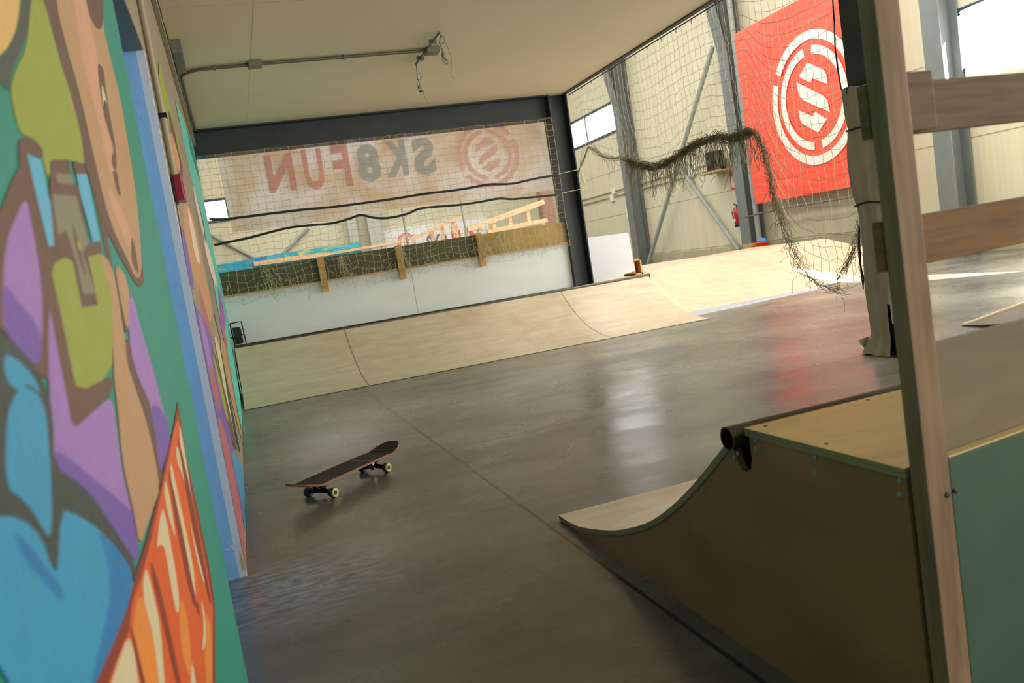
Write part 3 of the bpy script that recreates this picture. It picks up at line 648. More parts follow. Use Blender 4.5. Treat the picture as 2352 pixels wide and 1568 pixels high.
for j in range(40):
    for k in range(NS):
        if skip(j, k): continue
        fs.append((j*(NS+1)+k, j*(NS+1)+k+1, (j+1)*(NS+1)+k+1, (j+1)*(NS+1)+k))
m.add(vs, fs, 0, True); m.build('fabric_cover', fab, pad)
fm = MB()
for (a, b) in (((3.838, 4.262), (4.032, 4.275)), ((3.838, 4.455), (4.032, 4.468)), ((3.838, 4.275), (3.847, 4.455)), ((4.023, 4.275), (4.032, 4.455))):
    fm.box((a[0], a[1], 1.60), (b[0], b[1], zt+.012))
fm.build('foam_lining', foam, pad); MB().box((3.853, 4.268, .002), (4.017, 4.277, .75)).build('foam_lining', foam, pad)
for z in (1.44, .93):
    m = MB(); pts = []
    for k in range(33):
        a = 2*math.pi*k/32; ca, sa = math.cos(a), math.sin(a); f_ = 1+(1/max(abs(ca), abs(sa))-1)*.9
        pts.append((3.935+.108*ca*f_, 4.365+.125*sa*f_, z-.05*math.cos(a)*(1 if z < 1 else .1)))
    m.tube(pts, .006, 6)
    if z > 1: m.lathe([(.004, -.02), (.018, -.01), (.02, .0), (.016, .012), (.004, .02)], (3.815, 4.235, z), (1, 0, 0), 10)
    m.build('cord', cord, pad)
p0 = on(1912, -10, 1, 4.45); p1 = on(1918, 110, 1, 4.45); p2 = on(1932, 205, 1, 4.4)
tag(MB().tube([p0, (p0+p1)/2+Vector((.004, 0, 0)), p1, (p1+p2)/2-Vector((.003, 0, 0)), p2], .005, 6).build('hanging_rope', mat('black rope', srgb(36, 36, 36), .8)), 'thin dark rope hanging down in front of the red banner', 'rope')
rp = [on(x, y, 1, 4.52) for x, y in ((1976, 515), (1973, 530), (1975, 570), (1977, 610), (1984, 640), (1983, 662), (1980, 640), (1975, 600), (1972, 560), (1975, 520))]
tag(MB().tube(rp, .005, 6).build('cord_tail', cord), 'dark loose cord loop hanging at the side of the padded cover', 'cord')
# crumpled fabric corner at the foot
m = MB(); c = Vector((3.78, 4.4, 0)); tri = [on(1970, 782, 1, 4.52), on(1995, 772, 1, 4.52), on(2000, 800, 1, 4.52), on(1985, 798, 1, 4.52)]
m.prism(tri, (.004, .008, .0)); fixn(m.build('fabric_flap', fab, pad))

# ------------------------------------------------------------------ kicker on the floor at the far right
k0 = on(2212, 749, 2, 0)
kk = thing('kicker_ramp', 'low dark wedge ramp tip lying on the floor behind the fence at the right', 'ramp', k0)
W0 = [k0, on(2352, 716, 2, 0), on(2460, 688, 2, 0), on(2500, 800, 2, 0), on(2330, 757, 2, 0)]
HT = [0, .05, .12, .12, .035]
m = MB(); n = 5; up = [p+Vector((0, 0, .006+h)) for p, h in zip(W0, HT)]
m.add([p for p in W0]+up, [tuple(range(n))[::-1], tuple(range(n, 2*n))]+[(q, (q+1) % n, n+(q+1) % n, n+q) for q in range(n)])
fixn(m.build('wedge', mat('dark ply', srgb(84, 74, 52), .6), kk))
e0, e1, e2 = up[0], up[1], up[2]; t_ = Vector((0, 0, .014))
fixn(MB().prism([e0+t_*.05, e1+t_*.05, e1+t_, e0+t_*.5], (0, .02, 0)).prism([e1+t_*.05, e2+t_*.05, e2+t_, e1+t_], (0, .02, 0)).build('plywood_lip', mat('pale lip', srgb(196, 178, 138), .5), kk))

# ------------------------------------------------------------------ skateboard
a0 = Vector((.208, 4.085, 0)); a1 = Vector((.512, 4.351, 0)); mid = (a0+a1)/2; d = (a1-a0).normalized(); nrm = Vector((-d.y, d.x, 0))
sk = thing('skateboard', 'black griptape skateboard with pale yellow wheels standing on the concrete floor', 'skateboard', mid)
WB2 = (a1-a0).length/2; HL = .388; HW = .090; ZD = .079
def P3(s, w, z): return mid+d*s+nrm*w+Vector((0, 0, z))
def halfw(s):
    t = abs(s)/HL
    if t < .62: return HW*(1-.03*(t/.62)**2)
    u = (t-.62)/.38; return HW*.97*math.sqrt(max(0, 1-u**2.6))
def rise(s):
    k = WB2+.05; t = abs(s)-k; g_ = .32 if s > 0 else .36
    return 0 if t <= 0 else (g_*t*t/.08 if t < .04 else g_*(.02+(t-.04)))
ns, nw = 56, 10; tops = []
S_ = [-HL*math.cos(math.pi*i/ns) for i in range(ns+1)]
def deckpt(s, w, off):
    hw = halfw(s); y = hw*w; conc = .008*(w*w)*max(0, 1-max(0, abs(s)-.2)/.2); return P3(s, y, ZD+rise(s)+conc+off)
def sheet(o0, o1, shrink, mats_, name, ply_mi=1):
    m = MB(); g0 = [[None]*(nw+1) for _ in S_]; 
    vs = []
    for off in (o0, o1):
        for s in S_:
            for j in range(nw+1): vs.append(deckpt(s*shrink, (-1+2*j/nw)*shrink, off))
    K = (ns+1)*(nw+1); fs = []; fb = []; fe_ = []
    for i in range(ns):
        for j in range(nw):
            a = i*(nw+1)+j; fs.append((K+a, K+a+nw+1, K+a+nw+2, K+a+1)); fb.append((a, a+1, a+nw+2, a+nw+1))
        for j in (0, nw):
            a = i*(nw+1)+j; fe_.append((a, a+nw+1, K+a+nw+1, K+a))
    m.add(vs, fs, 0, True); b = 0
    for f in fb: m.f.append(list(f)); m.m.append(ply_mi); m.sm.append(True)
    for f in fe_: m.f.append(list(f)); m.m.append(ply_mi); m.sm.append(False)
    return fixn(m.build(name, mats_, sk))
maple = mat('red maple ply', srgb(168, 112, 84), .5, noise=.3, scale=(8, 8, 300)); grip = mat('black griptape', srgb(38, 39, 40), .85, noise=.2, scale=(90, 90, 90), bump=.4)
sheet(-.009, 0, 1.0, [maple, maple], 'deck')
sheet(.0003, .0014, .985, [grip, grip], 'grip_tape')
for s_c in (.165,): pass
for s_c, ww in ((WB2-.075, .0018), (WB2+.10, .0012), (-WB2-.10, .0035)):
    m = MB()
    for j in range(nw):
        a = deckpt(s_c, -1+2*j/nw, .0022); b = deckpt(s_c, -1+2*(j+1)/nw, .0022)
        if s_c < 0:
            pass
        m.add([a-d*ww, b-d*ww, b+d*ww, a+d*ww], [(0, 1, 2, 3)], 0)
    m.build('grip_seam', mat('exposed wood line', srgb(186, 128, 96), .6), sk)
metal_d = mat('black truck metal', srgb(26, 28, 30), .35, .8); chrome = mat('bright steel', srgb(200, 205, 205), .2, 1)
ure = mat('pale yellow urethane', srgb(214, 206, 138), .45); core = mat('wheel core', srgb(60, 78, 82), .35, .5); tread = mat('dirty tread and shaded back', srgb(56, 60, 58), .6)  # tread is dirty; the back face's shade is put into the same dark colour
WR, WW, TRK = .0228, .034, .082
for sgn in (-1, 1):
    c = mid+d*(WB2*sgn); m = MB(); T_ = lambda s, w, z: c+d*s*(-sgn)+nrm*w+Vector((0, 0, z))
    m.bbox((-.045, -.028, .064), (.04, .028, .072), .003, R=Matrix((d*(-sgn), nrm*(-sgn), Vector((0, 0, 1)))).transposed(), T=(c.x, c.y, 0))
    m.tube([T_(0, -.10, WR), T_(0, .10, WR)], .004, 8)
    m.tube([T_(0, -.068, WR+.002), T_(0, -.03, WR+.008), T_(0, 0, WR+.012), T_(0, .03, WR+.008), T_(0, .068, WR+.002)], .0115, 10)
    m.tube([T_(.0, 0, WR+.012), T_(.026, 0, .066)], .011, 10); m.tube([T_(-.028, 0, .052), T_(-.035, 0, .066)], .012, 8); m.tube([T_(0, 0, WR+.014), T_(-.03, 0, .054)], .009, 8)
    tk = m.build('truck', metal_d, sk)
    MB().tube([T_(.010, 0, WR+.0), T_(.026, 0, .050)], .015, 12).build('kingpin_bushing', chrome if sgn > 0 else metal_d, tk)
    for w in (-1, 1):
        cc = T_(0, w*TRK, WR); m = MB()
        h = WW/2
        m.lathe([(WR*.55, -h*.8), (WR*.8, -h), (WR*.93, -h*.85), (WR, -h*.45), (WR, h*.5)], cc, nrm*w, 32, 1)
        m.lathe([(WR, h*.5), (WR*.94, h*.86), (WR*.8, h), (WR*.5, h*.85)], cc, nrm*w, 32, 0)
        wh = m.build('wheel', [ure, tread], sk)
        MB().lathe([(WR*.46, h*.8), (WR*.46, h*.95), (WR*.32, h*.98), (WR*.28, h*.9), (WR*.16, h*.92), (WR*.15, h*1.15), (.001, h*1.2)], cc, nrm*w, 20).build('bearing', core, wh)
for sgn in (-1, 1):
    for a in (-.025, .025):
        for w in (-.02, .02):
            MB().lathe([(.003, 0), (.003, .0006)], P3(sgn*WB2+a, w, ZD+.0017), (0, 0, 1), 8).build('bolt', chrome, sk)

# ------------------------------------------------------------------ ceiling conduit and bare bulbs
galv = mat('grey conduit', srgb(112, 110, 96), .45, .3); boxm = mat('grey junction box', srgb(120, 118, 100), .5)
zc = CZ-.018
cd = thing('ceiling_conduit', 'grey conduit crossing the ceiling from the left wall to a cross bar', 'conduit', (0.9, 6.93, CZ))
pth = [(1.87, 6.92, zc), (.5, 6.93, zc), (.12, 6.95, zc)]+[(-.1+.2*(1-math.sin(a)), 7.15-.2*math.cos(a), zc) for a in [math.radians(x) for x in (15, 35, 55, 75, 90)]]+[(-.1, 7.6, zc), (-.1, 9.3, zc)]
MB().tube(pth, .013, 8).build('pipe', galv, cd)
MB().tube([(1.825, 6.43, zc), (1.83, 7.36, zc)], .009, 8).build('cross_pipe', galv, cd)
MB().bbox((.40, 6.86, CZ-.045), (.50, 6.98, CZ-.002), .004).build('junction_box', boxm, cd)
MB().bbox((1.82, 6.86, CZ-.05), (1.93, 6.98, CZ-.002), .004).build('junction_box', boxm, cd)
for x, y in ((.15, 6.95), (1.15, 6.93)): MB().box((x-.008, y-.022, CZ-.034), (x+.008, y+.022, CZ-.001)).build('clip', galv, cd)
for y in (6.68, 7.17): MB().box((1.80, y-.008, CZ-.034), (1.86, y+.008, CZ-.001)).build('clip', galv, cd)
glass = bpy.data.materials.new('bulb glass'); glass.use_nodes = True; g = glass.node_tree.nodes['Principled BSDF']; g.inputs['Transmission Weight'].default_value = 1; g.inputs['Roughness'].default_value = .02; g.inputs['IOR'].default_value = 1.15
def pendant(pts, bulbtop, bulbend, tail, y, label):
    t = thing('pendant_bulb', label, 'light bulb', on(*pts[0], 1, y))
    m = MB(); w = [on(p[0], p[1], 1, y) for p in pts]; m.tube(w, .0035, 6)
    m.build('flex', mat('twisted flex', srgb(66, 86, 84), .6), t)
    tp = on(*bulbtop, 1, y); en = on(*bulbend, 1, y); ax = (en-tp); Lb = ax.length; ax.normalize()
    MB().lathe([(.008, 0), (.014, Lb*.1), (.016, Lb*.4), (.014, Lb*.42)], tp, ax, 14).build('socket', mat('olive socket', srgb(120, 122, 78), .5), t)
    MB().lathe([(.012, Lb*.42), (.018, Lb*.55), (.028, Lb*.72), (.03, Lb*.84), (.022, Lb*.95), (.006, Lb)], tp, ax, 20).build('bulb', glass, t)
    MB().tube([on(p[0], p[1], 1, y+.01) for p in tail], .0022, 5).build('loose_wire', mat('yellow green wire', srgb(140, 142, 84), .6), t)
    lp = [on(p[0], p[1], 1, y-.01) for p in ((pts[1][0], pts[1][1]), (pts[1][0]+8, pts[1][1]), (pts[1][0]+11, pts[1][1]+8), (pts[1][0]+6, pts[1][1]+16), (pts[1][0], pts[1][1]+14))]
    MB().tube(lp, .0025, 5).build('wire_loop', MATS['twisted flex'], t)
pendant([(1009, 74), (1012, 84), (1009, 98), (1015, 112), (1018, 124)], (1017, 120), (1023, 149), [(1012, 76), (1022, 95), (1030, 112), (1037, 132), (1036, 175), (1043, 181)], 6.43, 'bare bulb hanging from the nearer end of the ceiling cross bar')
pendant([(956, 148), (958, 168), (958, 178), (963, 190), (964, 200)], (962, 196), (968, 216), [(957, 180), (959, 195), (972, 214), (980, 232), (985, 238)], 7.36, 'bare bulb hanging from the farther end of the ceiling cross bar')
# ------------------------------------------------------------------ things on the left wall
pc = mat('beige conduit', srgb(160, 150, 126), .5)
q_ = on(367, 255, 0, -.118)
yy = 3.02
alarm_y = 3.62
vc = thing('wall_conduit', 'pale vertical conduit down the left wall ending at the red box', 'conduit', (XW, alarm_y, 1.5))
def lw(px, py, x=XW+.03): return on(px, py, 0, x)
a = lw(400, 405); b = lw(367, 255); c = lw(330, 30)
ymean = 3.32
MB().tube([(XW+.013, ymean, 1.45), (XW+.013, ymean, CZ-.03)], .0115, 10).build('pipe', pc, vc)
MB().box((XW, ymean-.02, 1.685), (XW+.028, ymean+.02, 1.70)).build('clip', dark, vc)
red = mat('crimson plastic', srgb(150, 28, 62), .3)
ab = thing('alarm_box', 'crimson box on the left wall at the foot of the pale conduit', 'alarm box', (XW, ymean, 1.3))
t0 = 1.476; MB().bbox((XW+.001, ymean-.05, t0-.098), (XW+.008, ymean+.06, t0+.002), .002).build('back_plate', mat('black plastic', srgb(18, 16, 18), .5), ab)
MB().bbox((XW+.008, ymean-.046, t0-.094), (XW+.038, ymean+.056, t0), .005).build('body', red, ab)
MB().box((XW+.0385, ymean-.03, t0-.08), (XW+.0395, ymean+.04, t0-.02)).build('label_plate', mat('pale label', srgb(190, 90, 110), .4), ab)
tr1 = MB().bbox((XW+.001, 3.3, CZ-.16), (XW+.028, YE, CZ-.125), .002); tr1.bbox((XW+.001, 2.0, CZ-.05), (XW+.03, YE, CZ-.004), .002)
tag(tr1.build('cable_trunking', pc), 'beige cable trunking along the top of the left wall', 'trunking')
m = MB(); pts = []
for i in range(40):
    y = 2.4+i*(9.5-2.4)/39; pts.append((XW+.024+.003*math.sin(i*2.1), y, CZ-.085-.012*math.sin(i*1.3)))
m.tube(pts, .009, 6); tag(m.build('wall_cable', mat('dark cable', srgb(40, 60, 54), .6)), 'dark cable clipped along the top of the left wall', 'cable')
m = MB().bbox((XW+.03, 6.2, CZ-.09), (XW+.10, 6.75, CZ-.002), .006)
tag(m.build('fuse_box', boxm), 'long grey box fixed where the left wall meets the ceiling', 'electrical box')
fl_ = thing('floodlight', 'black boxy floodlight in a tubular frame on the ramp next to the left wall', 'floodlight', (-.06, 9.28, QH))
fm_ = mat('black metal', srgb(10, 10, 11), .6)
A, B_, C_, D_ = [on(x, y, 1, 9.28) for x, y in ((528, 743), (554, 738), (566, 790), (540, 796))]
MB().tube([A, B_, C_, D_, A], .0075, 8).build('frame', fm_, fl_)
h = [on(x, y, 1, 9.25) for x, y in ((533, 753), (552, 751), (560, 787), (541, 792))]; fixn(MB().prism(h, (0, .08, 0)).build('housing', fm_, fl_))
MB().tube([on(530, 776, 1, 9.28), on(562, 767, 1, 9.28)], .006, 8).build('pivot', fm_, fl_)
MB().bbox((-.10, 9.24, QH+.005), (.0, 9.33, QH+.016), .002).build('foot', fm_, fl_)

# ------------------------------------------------------------------ big banner on the right wall
bx = 9.84
redc = bpy.data.materials.new('red banner vinyl'); redc.use_nodes = True
nt = redc.node_tree; b = nt.nodes['Principled BSDF']; b.inputs['Base Color'].default_value = srgb(250, 92, 70); b.inputs['Roughness'].default_value = .38
tc = nt.nodes.new('ShaderNodeTexCoord'); mp = nt.nodes.new('ShaderNodeMapping'); mp.inputs['Rotation'].default_value = (math.radians(35), 0, 0); mp.inputs['Scale'].default_value = (1, .5, 2.2)
nz = nt.nodes.new('ShaderNodeTexNoise'); nz.inputs['Scale'].default_value = 1.6; nz.inputs['Detail'].default_value = 4; nz.inputs['Distortion'].default_value = .8
bn = nt.nodes.new('ShaderNodeBump'); bn.inputs['Strength'].default_value = .5; bn.inputs['Distance'].default_value = .06
nt.links.new(tc.outputs['Object'], mp.inputs[0]); nt.links.new(mp.outputs[0], nz.inputs['Vector']); nt.links.new(nz.outputs[0], bn.inputs['Height']); nt.links.new(bn.outputs[0], b.inputs['Normal'])
def bscale(y, z): return (y*bx/9.95, 1+(z-1)*bx/9.95)
cyb, czb = bscale(12.35, 2.85); ks = bx/9.95
by1 = bscale(14.42, 0)[0]; by0 = 10.66; bz0 = bscale(0, 1.24)[1]; bz1 = bscale(0, 4.54)[1]
bn_ = thing('banner', 'large red banner with a white ringed S emblem hanging on the right wall', 'banner', (bx, cyb, bz0))
m = MB(); NY, NZ = 24, 24; vs = []
for off in (0, .004):
    for i in range(NY+1):
        for j in range(NZ+1):
            y = by0+(by1-by0)*i/NY; z = bz0+(bz1-bz0)*j/NZ; vs.append((bx+off+.012*math.sin(y*3+z*1.7)*math.sin(z*2.2), y, z))
K = (NY+1)*(NZ+1)
fs = [(i*(NZ+1)+j, i*(NZ+1)+j+1, (i+1)*(NZ+1)+j+1, (i+1)*(NZ+1)+j) for i in range(NY) for j in range(NZ)]
m.add(vs, fs+[tuple(K+q for q in f[::-1]) for f in fs], 0, True); m.build('sheet', redc, bn_)
em = MB(); ex = bx-.02
def arc(cy_, cz_, r0, r1, a0_, a1_, x, n=40, mb=None, sc=1):
    a0_, a1_ = math.radians(a0_), math.radians(a1_); vs = []
    for i in range(n+1):
        a = a0_+(a1_-a0_)*i/n; vs += [(x, cy_+r0*math.cos(a), cz_+r0*math.sin(a)), (x, cy_+r1*math.cos(a), cz_+r1*math.sin(a))]
    (mb or em).add(vs, [(2*i, 2*i+1, 2*i+3, 2*i+2) for i in range(n)])
arc(cyb, czb, .975*ks, 1.13*ks, 35, 204.5, ex); arc(cyb, czb, .975*ks, 1.13*ks, 215, 384.5, ex)
arc(cyb, czb, .735*ks, .875*ks, 97, 263, ex); arc(cyb, czb, .735*ks, .875*ks, -83, 83, ex)
P1 = [(12.384, 3.471), (12.0, 3.25), (11.95, 3.17), (11.936, 2.995), (12.305, 3.18), (12.34, 3.12), (12.40, 3.136), (12.644, 3.294)]
P2 = [(12.732, 3.217), (12.089, 2.844), (11.99, 2.74), (11.963, 2.534), (12.58, 2.86), (12.70, 2.98)]
em.add([(ex, *bscale(*p)) for p in P1], [list(range(len(P1)))]); em.add([(ex, *bscale(*p)) for p in P2], [list(range(len(P2)))])
P3_ = [(24.7-y, 5.73-z) for y, z in P1]; em.add([(ex, *bscale(*p)) for p in P3_], [list(range(len(P3_)))])
em.build('emblem', mat('banner white', srgb(236, 232, 222), .45), bn_)

# ------------------------------------------------------------------ small things on the right wall
fx = thing('fire_extinguisher', 'red fire extinguisher hanging on the cream wall left of the banner column', 'fire extinguisher', on(1694, 500, 0, 10.1))
tp = on(1690, 478, 0, 10.12); bt = on(1697, 520, 0, 10.12); Hh = tp.z-bt.z; cx, cyy, cz0 = 10.14, (tp.y+bt.y)/2, bt.z
rx = mat('extinguisher red', srgb(190, 34, 40), .3)
MB().lathe([(.07, 0), (.085, .02), (.085, Hh*.78), (.07, Hh*.9), (.03, Hh*.97), (.02, Hh)], (cx, cyy, cz0), n=20).build('cylinder', rx, fx)
MB().lathe([(.088, -.002), (.088, Hh*.14)], (cx, cyy, cz0), n=20).build('base_boot', fm_, fx)
MB().tube([(cx, cyy, cz0+Hh), (cx, cyy, cz0+Hh+.06), (cx-.06, cyy, cz0+Hh+.09)], .015, 8).build('valve_handle', fm_, fx)
MB().tube([(cx-.02, cyy+.02, cz0+Hh+.03), (cx-.06, cyy+.11, cz0+Hh*.8), (cx-.03, cyy+.11, cz0+Hh*.3)], .01, 6).build('hose', fm_, fx)
MB().box((cx-.092, cyy-.03, cz0+Hh*.3), (cx-.084, cyy+.05, cz0+Hh*.45)).build('sticker', mat('white sticker', srgb(220, 220, 215), .5), fx)
sg = on(1686, 413, 0, XR-.01)
st = thing('safety_sign', 'small red and white extinguisher sign above the fire extinguisher', 'sign', sg)
MB().box((XR-.012, sg.y-.14, sg.z-.19), (XR-.006, sg.y+.14, sg.z+.19)).build('plate', mat('sign red', srgb(214, 48, 40), .5), st)
MB().box((XR-.016, sg.y-.02, sg.z-.15), (XR-.0125, sg.y+.1, sg.z+.08)).box((XR-.016, sg.y-.09, sg.z-.12), (XR-.0125, sg.y-.05, sg.z+.02)).build('pictogram', mat('sign white', srgb(230, 220, 200), .5), st)
sp0 = on(1640, 372, 0, 10.0)
ws = thing('wall_speaker', 'black loudspeaker wrapped in netting on a shelf high on the right wall', 'speaker', sp0)
za, zb = on(1642, 393, 0, 10).z, on(1640, 347, 0, 10).z
MB().bbox((9.88, sp0.y-.16, za), (10.16, sp0.y+.14, zb), .02).build('cabinet', fm_, ws)
MB().lathe([(.1, 0), (.08, .02), (.03, .03)], (9.88, sp0.y, (za+zb)/2-.05), (-1, 0, 0), 16).build('speaker_cone', mat('cone grey', srgb(40, 42, 42), .5), ws)
m = MB()
for i in range(12):
    a = [Vector((9.86, sp0.y-.35+rnd.random()*.75, za-.02+rnd.random()*(zb-za+.2)))]
    for k in range(4): a.append(a[-1]+Vector((0, rnd.uniform(-.08, .08), rnd.uniform(-.12, .06))))
    m.tube(a, .004, 3, caps=False)
cage = m.build('netting', mat('net cord', srgb(150, 144, 112), .8), ws); cage['kind'] = 'stuff'
tag(MB().bbox((9.78, sp0.y-.42, za-.035), (XR, sp0.y+.36, za-.001), .003).build('wall_shelf', mat('shelf wood', srgb(200, 178, 120), .6)), 'light wooden shelf carrying the black loudspeaker on the right wall', 'shelf')
whp = mat('white plastic', srgb(232, 230, 218), .4)
for (px, py, lb) in ((1594, 380, 'upper white junction box left of the wall loudspeaker'), (1588, 397, 'lower white junction box left of the wall loudspeaker'), (1410, 438, 'upper white junction box below the high window'), (1406, 455, 'lower white junction box below the high window')):
    p = on(px, py, 0, XR-.03); tag(MB().bbox((XR-.06, p.y-.1, p.z-.09), (XR-.001, p.y+.1, p.z+.09), .01).build('junction_box', whp), lb, 'junction box')
for i, (a, b, lb) in enumerate((((1335, 463), (1700, 352), 'upper of two thin pipes running along the right wall'), ((1335, 474), (1700, 368), 'lower of two thin pipes running along the right wall'))):
    a = on(*a, 0, XR-.03); b = on(*b, 0, XR-.03); z = (a.z+b.z)/2
    tag(MB().tube([(XR-.03, a.y, z), (XR-.03, b.y, z)], .018, 6).build('wall_pipe', mat('cream pipe', srgb(178, 172, 140), .5)), lb, 'pipe')
p = on(1447, 488, 0, 9.89); tag(MB().box((9.886, p.y-.06, p.z-.14), (9.892, p.y+.2, p.z+.14)).build('notice', whp), 'small white notice stuck on the steel column', 'notice')
p = on(1752, 567, 0, 9.2)
bu = thing('bucket', 'red bucket with a blue cloth on top behind the bank platform', 'bucket', (p.x, p.y, .0))
zb = on(1755, 575, 0, 9.2).z; zt_ = on(1756, 554, 0, 9.2).z; z0_ = zb-.12
MB().lathe([(.085, z0_), (.11, zt_-.04), (.14, zt_-.02), (.14, zt_), (.10, zt_+.001)], (p.x, p.y, 0), n=18).build('pail', mat('red plastic', srgb(226, 60, 34), .4), bu)
MB().lathe([(.10, zt_), (.09, zt_+.03), (.05, zt_+.06), (.01, zt_+.065)], (p.x, p.y, 0), n=18).build('cloth', mat('blue cloth', srgb(60, 140, 216), .7), bu)
MB().bbox((p.x-.25, p.y-.2, 0), (p.x+.25, p.y+.2, z0_-.002), .005).build('stool', timber, bu)
p2 = on(1738, 566, 0, 9.2); tag(MB().bbox((p2.x-.1, p2.y+.02, 0), (p2.x+.1, p2.y+.3, on(1738, 558, 0, 9.2).z), .005).build('timber_block', timber), 'light timber block standing left of the red bucket', 'block')
pth = [on(x, y, 0, 9.88) for x, y in ((1712, 498), (1730, 495), (1745, 490), (1800, 478), (1960, 452))]
tag(MB().tube(pth, .016, 6).build('hanging_cable', galv), 'grey cable sagging from the column along the foot of the red banner', 'cable')
a = on(1733, 470, 0, 10.1); b = on(1750, 562, 0, 10.1)
tag(MB().tube([(10.0, (a.y+b.y)/2-.12, .0), (10.0, (a.y+b.y)/2-.12, 5.5)], .055, 12).build('down_pipe', steel2), 'round grey pipe standing behind the left edge of the red banner', 'pipe')
# sheet hanging over the right hand window
sh = MB(); cl0 = on(2206, 30, 0, XR-.12); cl1 = on(2220, 178, 0, XR-.12); y0 = 7.3; y1 = (cl0.y+cl1.y)/2; vs = []
NI, NJ = 30, 10
for off in (0, .006):
    for i in range(NI+1):
        for j in range(NJ+1):
            y = y1+(y0-y1)*i/NI; zt2 = cl0.z+.02+.12*i/NI; z = zt2+(cl1.z-.10-.04*math.sin(i*.5)-zt2)*j/NJ; vs.append((XR-.12+off+.02*math.sin(y*8+j*.5), y, z))
K = (NI+1)*(NJ+1); fs = [(i*(NJ+1)+j, i*(NJ+1)+j+1, (i+1)*(NJ+1)+j+1, (i+1)*(NJ+1)+j) for i in range(NI) for j in range(NJ)]
sh.add(vs, fs, 0, True)
def cloth_mat(name, c, tl=.5, mott=None):
    m = bpy.data.materials.new(name); m.use_nodes = True; nt = m.node_tree; nt.nodes.clear(); N = nt.nodes.new; L = nt.links.new
    o = N('ShaderNodeOutputMaterial'); mx = N('ShaderNodeMixShader'); mx.inputs[0].default_value = tl; df = N('ShaderNodeBsdfDiffuse'); tl_ = N('ShaderNodeBsdfTranslucent')
    df.inputs[0].default_value = c; tl_.inputs[0].default_value = c; L(df.outputs[0], mx.inputs[1]); L(tl_.outputs[0], mx.inputs[2]); L(mx.outputs[0], o.inputs[0])
    if mott:
        tc = N('ShaderNodeTexCoord'); nz = N('ShaderNodeTexNoise'); nz.inputs['Scale'].default_value = 1.8; nz.inputs['Detail'].default_value = 5; nz.inputs['Distortion'].default_value = .5; L(tc.outputs['Object'], nz.inputs['Vector'])
        cr = N('ShaderNodeValToRGB'); cr.color_ramp.elements[0].position = .42; cr.color_ramp.elements[1].position = .6; cr.color_ramp.elements[0].color = c; cr.color_ramp.elements[1].color = mott
        L(nz.outputs[0], cr.inputs[0]); L(cr.outputs[0], df.inputs[0]); L(cr.outputs[0], tl_.inputs[0])
    return m
tag(sh.build('window_sheet', cloth_mat('white sheet', (.85, .86, .88, 1), .6)), 'white sheet hung over the window at the top right', 'sheet')

# ------------------------------------------------------------------ translucent printed sign behind the net (seen from its back)
ys = 9.645
sgn_ = thing('printed_sign', 'translucent sign with mirrored SK8FUN lettering hanging behind the net', 'sign', (2.0, ys, 1.7))
sm_ = cloth_mat('translucent print', srgb(222, 198, 170), .55, srgb(240, 230, 226))  # pale mottling puts light shining through the sheet into its colour
g = []
for i in range(41):
    for j in range(9):
        u = i/40; v = j/8; x = .05+(3.99-.05)*u+.03*(1-v)*(1-u); z = 1.715+1.12*v-.012*math.sin(u*9); g.append((x, ys+.012*math.sin(u*30+v*3), z))
MB().add(g, [(i*9+j, (i+1)*9+j, (i+1)*9+j+1, i*9+j+1) for i in range(40) for j in range(8)], 0, True).build('sheet', sm_, sgn_)
pr_red = cloth_mat('faded red print', srgb(238, 184, 174), .5); pr_gr = cloth_mat('faded grey print', srgb(202, 204, 202), .5); pr_pk = cloth_mat('faded pink print', srgb(242, 208, 200), .5)
def letter(ch, x0, x1, bold, m_):
    yz = ys-.02
    a = on(x0, 0, 1, yz)
    L0 = on(x0[0], x0[1], 1, yz); L1 = on(x1[0], x1[1], 1, yz)       # top left, bottom right in view
    text_part('lettering', ch, m_, lambda u, v: (L1.x+(L0.x-L1.x)*u, yz, L1.z+(L0.z-L1.z)*v), sgn_, bold)
for ch, p0, p1, bo, m_ in (('N', (604, 357), (684, 436), .04, pr_red), ('U', (689, 344), (751, 432), .03, pr_red), ('F', (757, 334), (812, 426), .03, pr_red),
                           ('8', (813, 334), (881, 414), .05, pr_gr), ('K', (876, 325), (941, 402), .05, pr_gr), ('S', (941, 319), (1006, 398), .05, pr_gr)):
    try:
        L0 = on(p0[0], p0[1], 1, ys-.02); L1 = on(p1[0], p1[1], 1, ys-.02)
        text_part('lettering', ch, m_, (lambda L0, L1: lambda u, v: (L1.x+(L0.x-L1.x)*u, ys-.02, L1.z+(L0.z-L1.z)*v))(L0, L1), sgn_, bo)
    except Exception as e: print('letter', ch, e)
lc = on(1122, 355, 1, ys-.02); lm = MB()
def arcx(mb, cx_, cz_, r0, r1, a0_, a1_, y, n=40):
    a0_, a1_ = math.radians(a0_), math.radians(a1_); vs = []
    for i in range(n+1):
        a = a0_+(a1_-a0_)*i/n; vs += [(cx_+r0*math.cos(a), y, cz_+r0*math.sin(a)), (cx_+r1*math.cos(a), y, cz_+r1*math.sin(a))]
    mb.add(vs, [(2*i, 2*i+1, 2*i+3, 2*i+2) for i in range(n)])
def logo(mb, cx_, cz_, R_, y, flip=1):
    arcx(mb, cx_, cz_, R_*.86, R_, 35, 204.5, y); arcx(mb, cx_, cz_, R_*.86, R_, 215, 384.5, y); arcx(mb, cx_, cz_, R_*.65, R_*.77, 97, 263, y); arcx(mb, cx_, cz_, R_*.65, R_*.77, -83, 83, y)
    for P in (P1, P2, P3_): mb.add([(cx_+flip*(12.35-a)/1.13*R_, y, cz_+(b-2.865)/1.13*R_) for a, b in P], [list(range(len(P)))])
logo(lm, lc.x, lc.z, .385, ys-.02, -1); lm.build('emblem', pr_pk, sgn_)

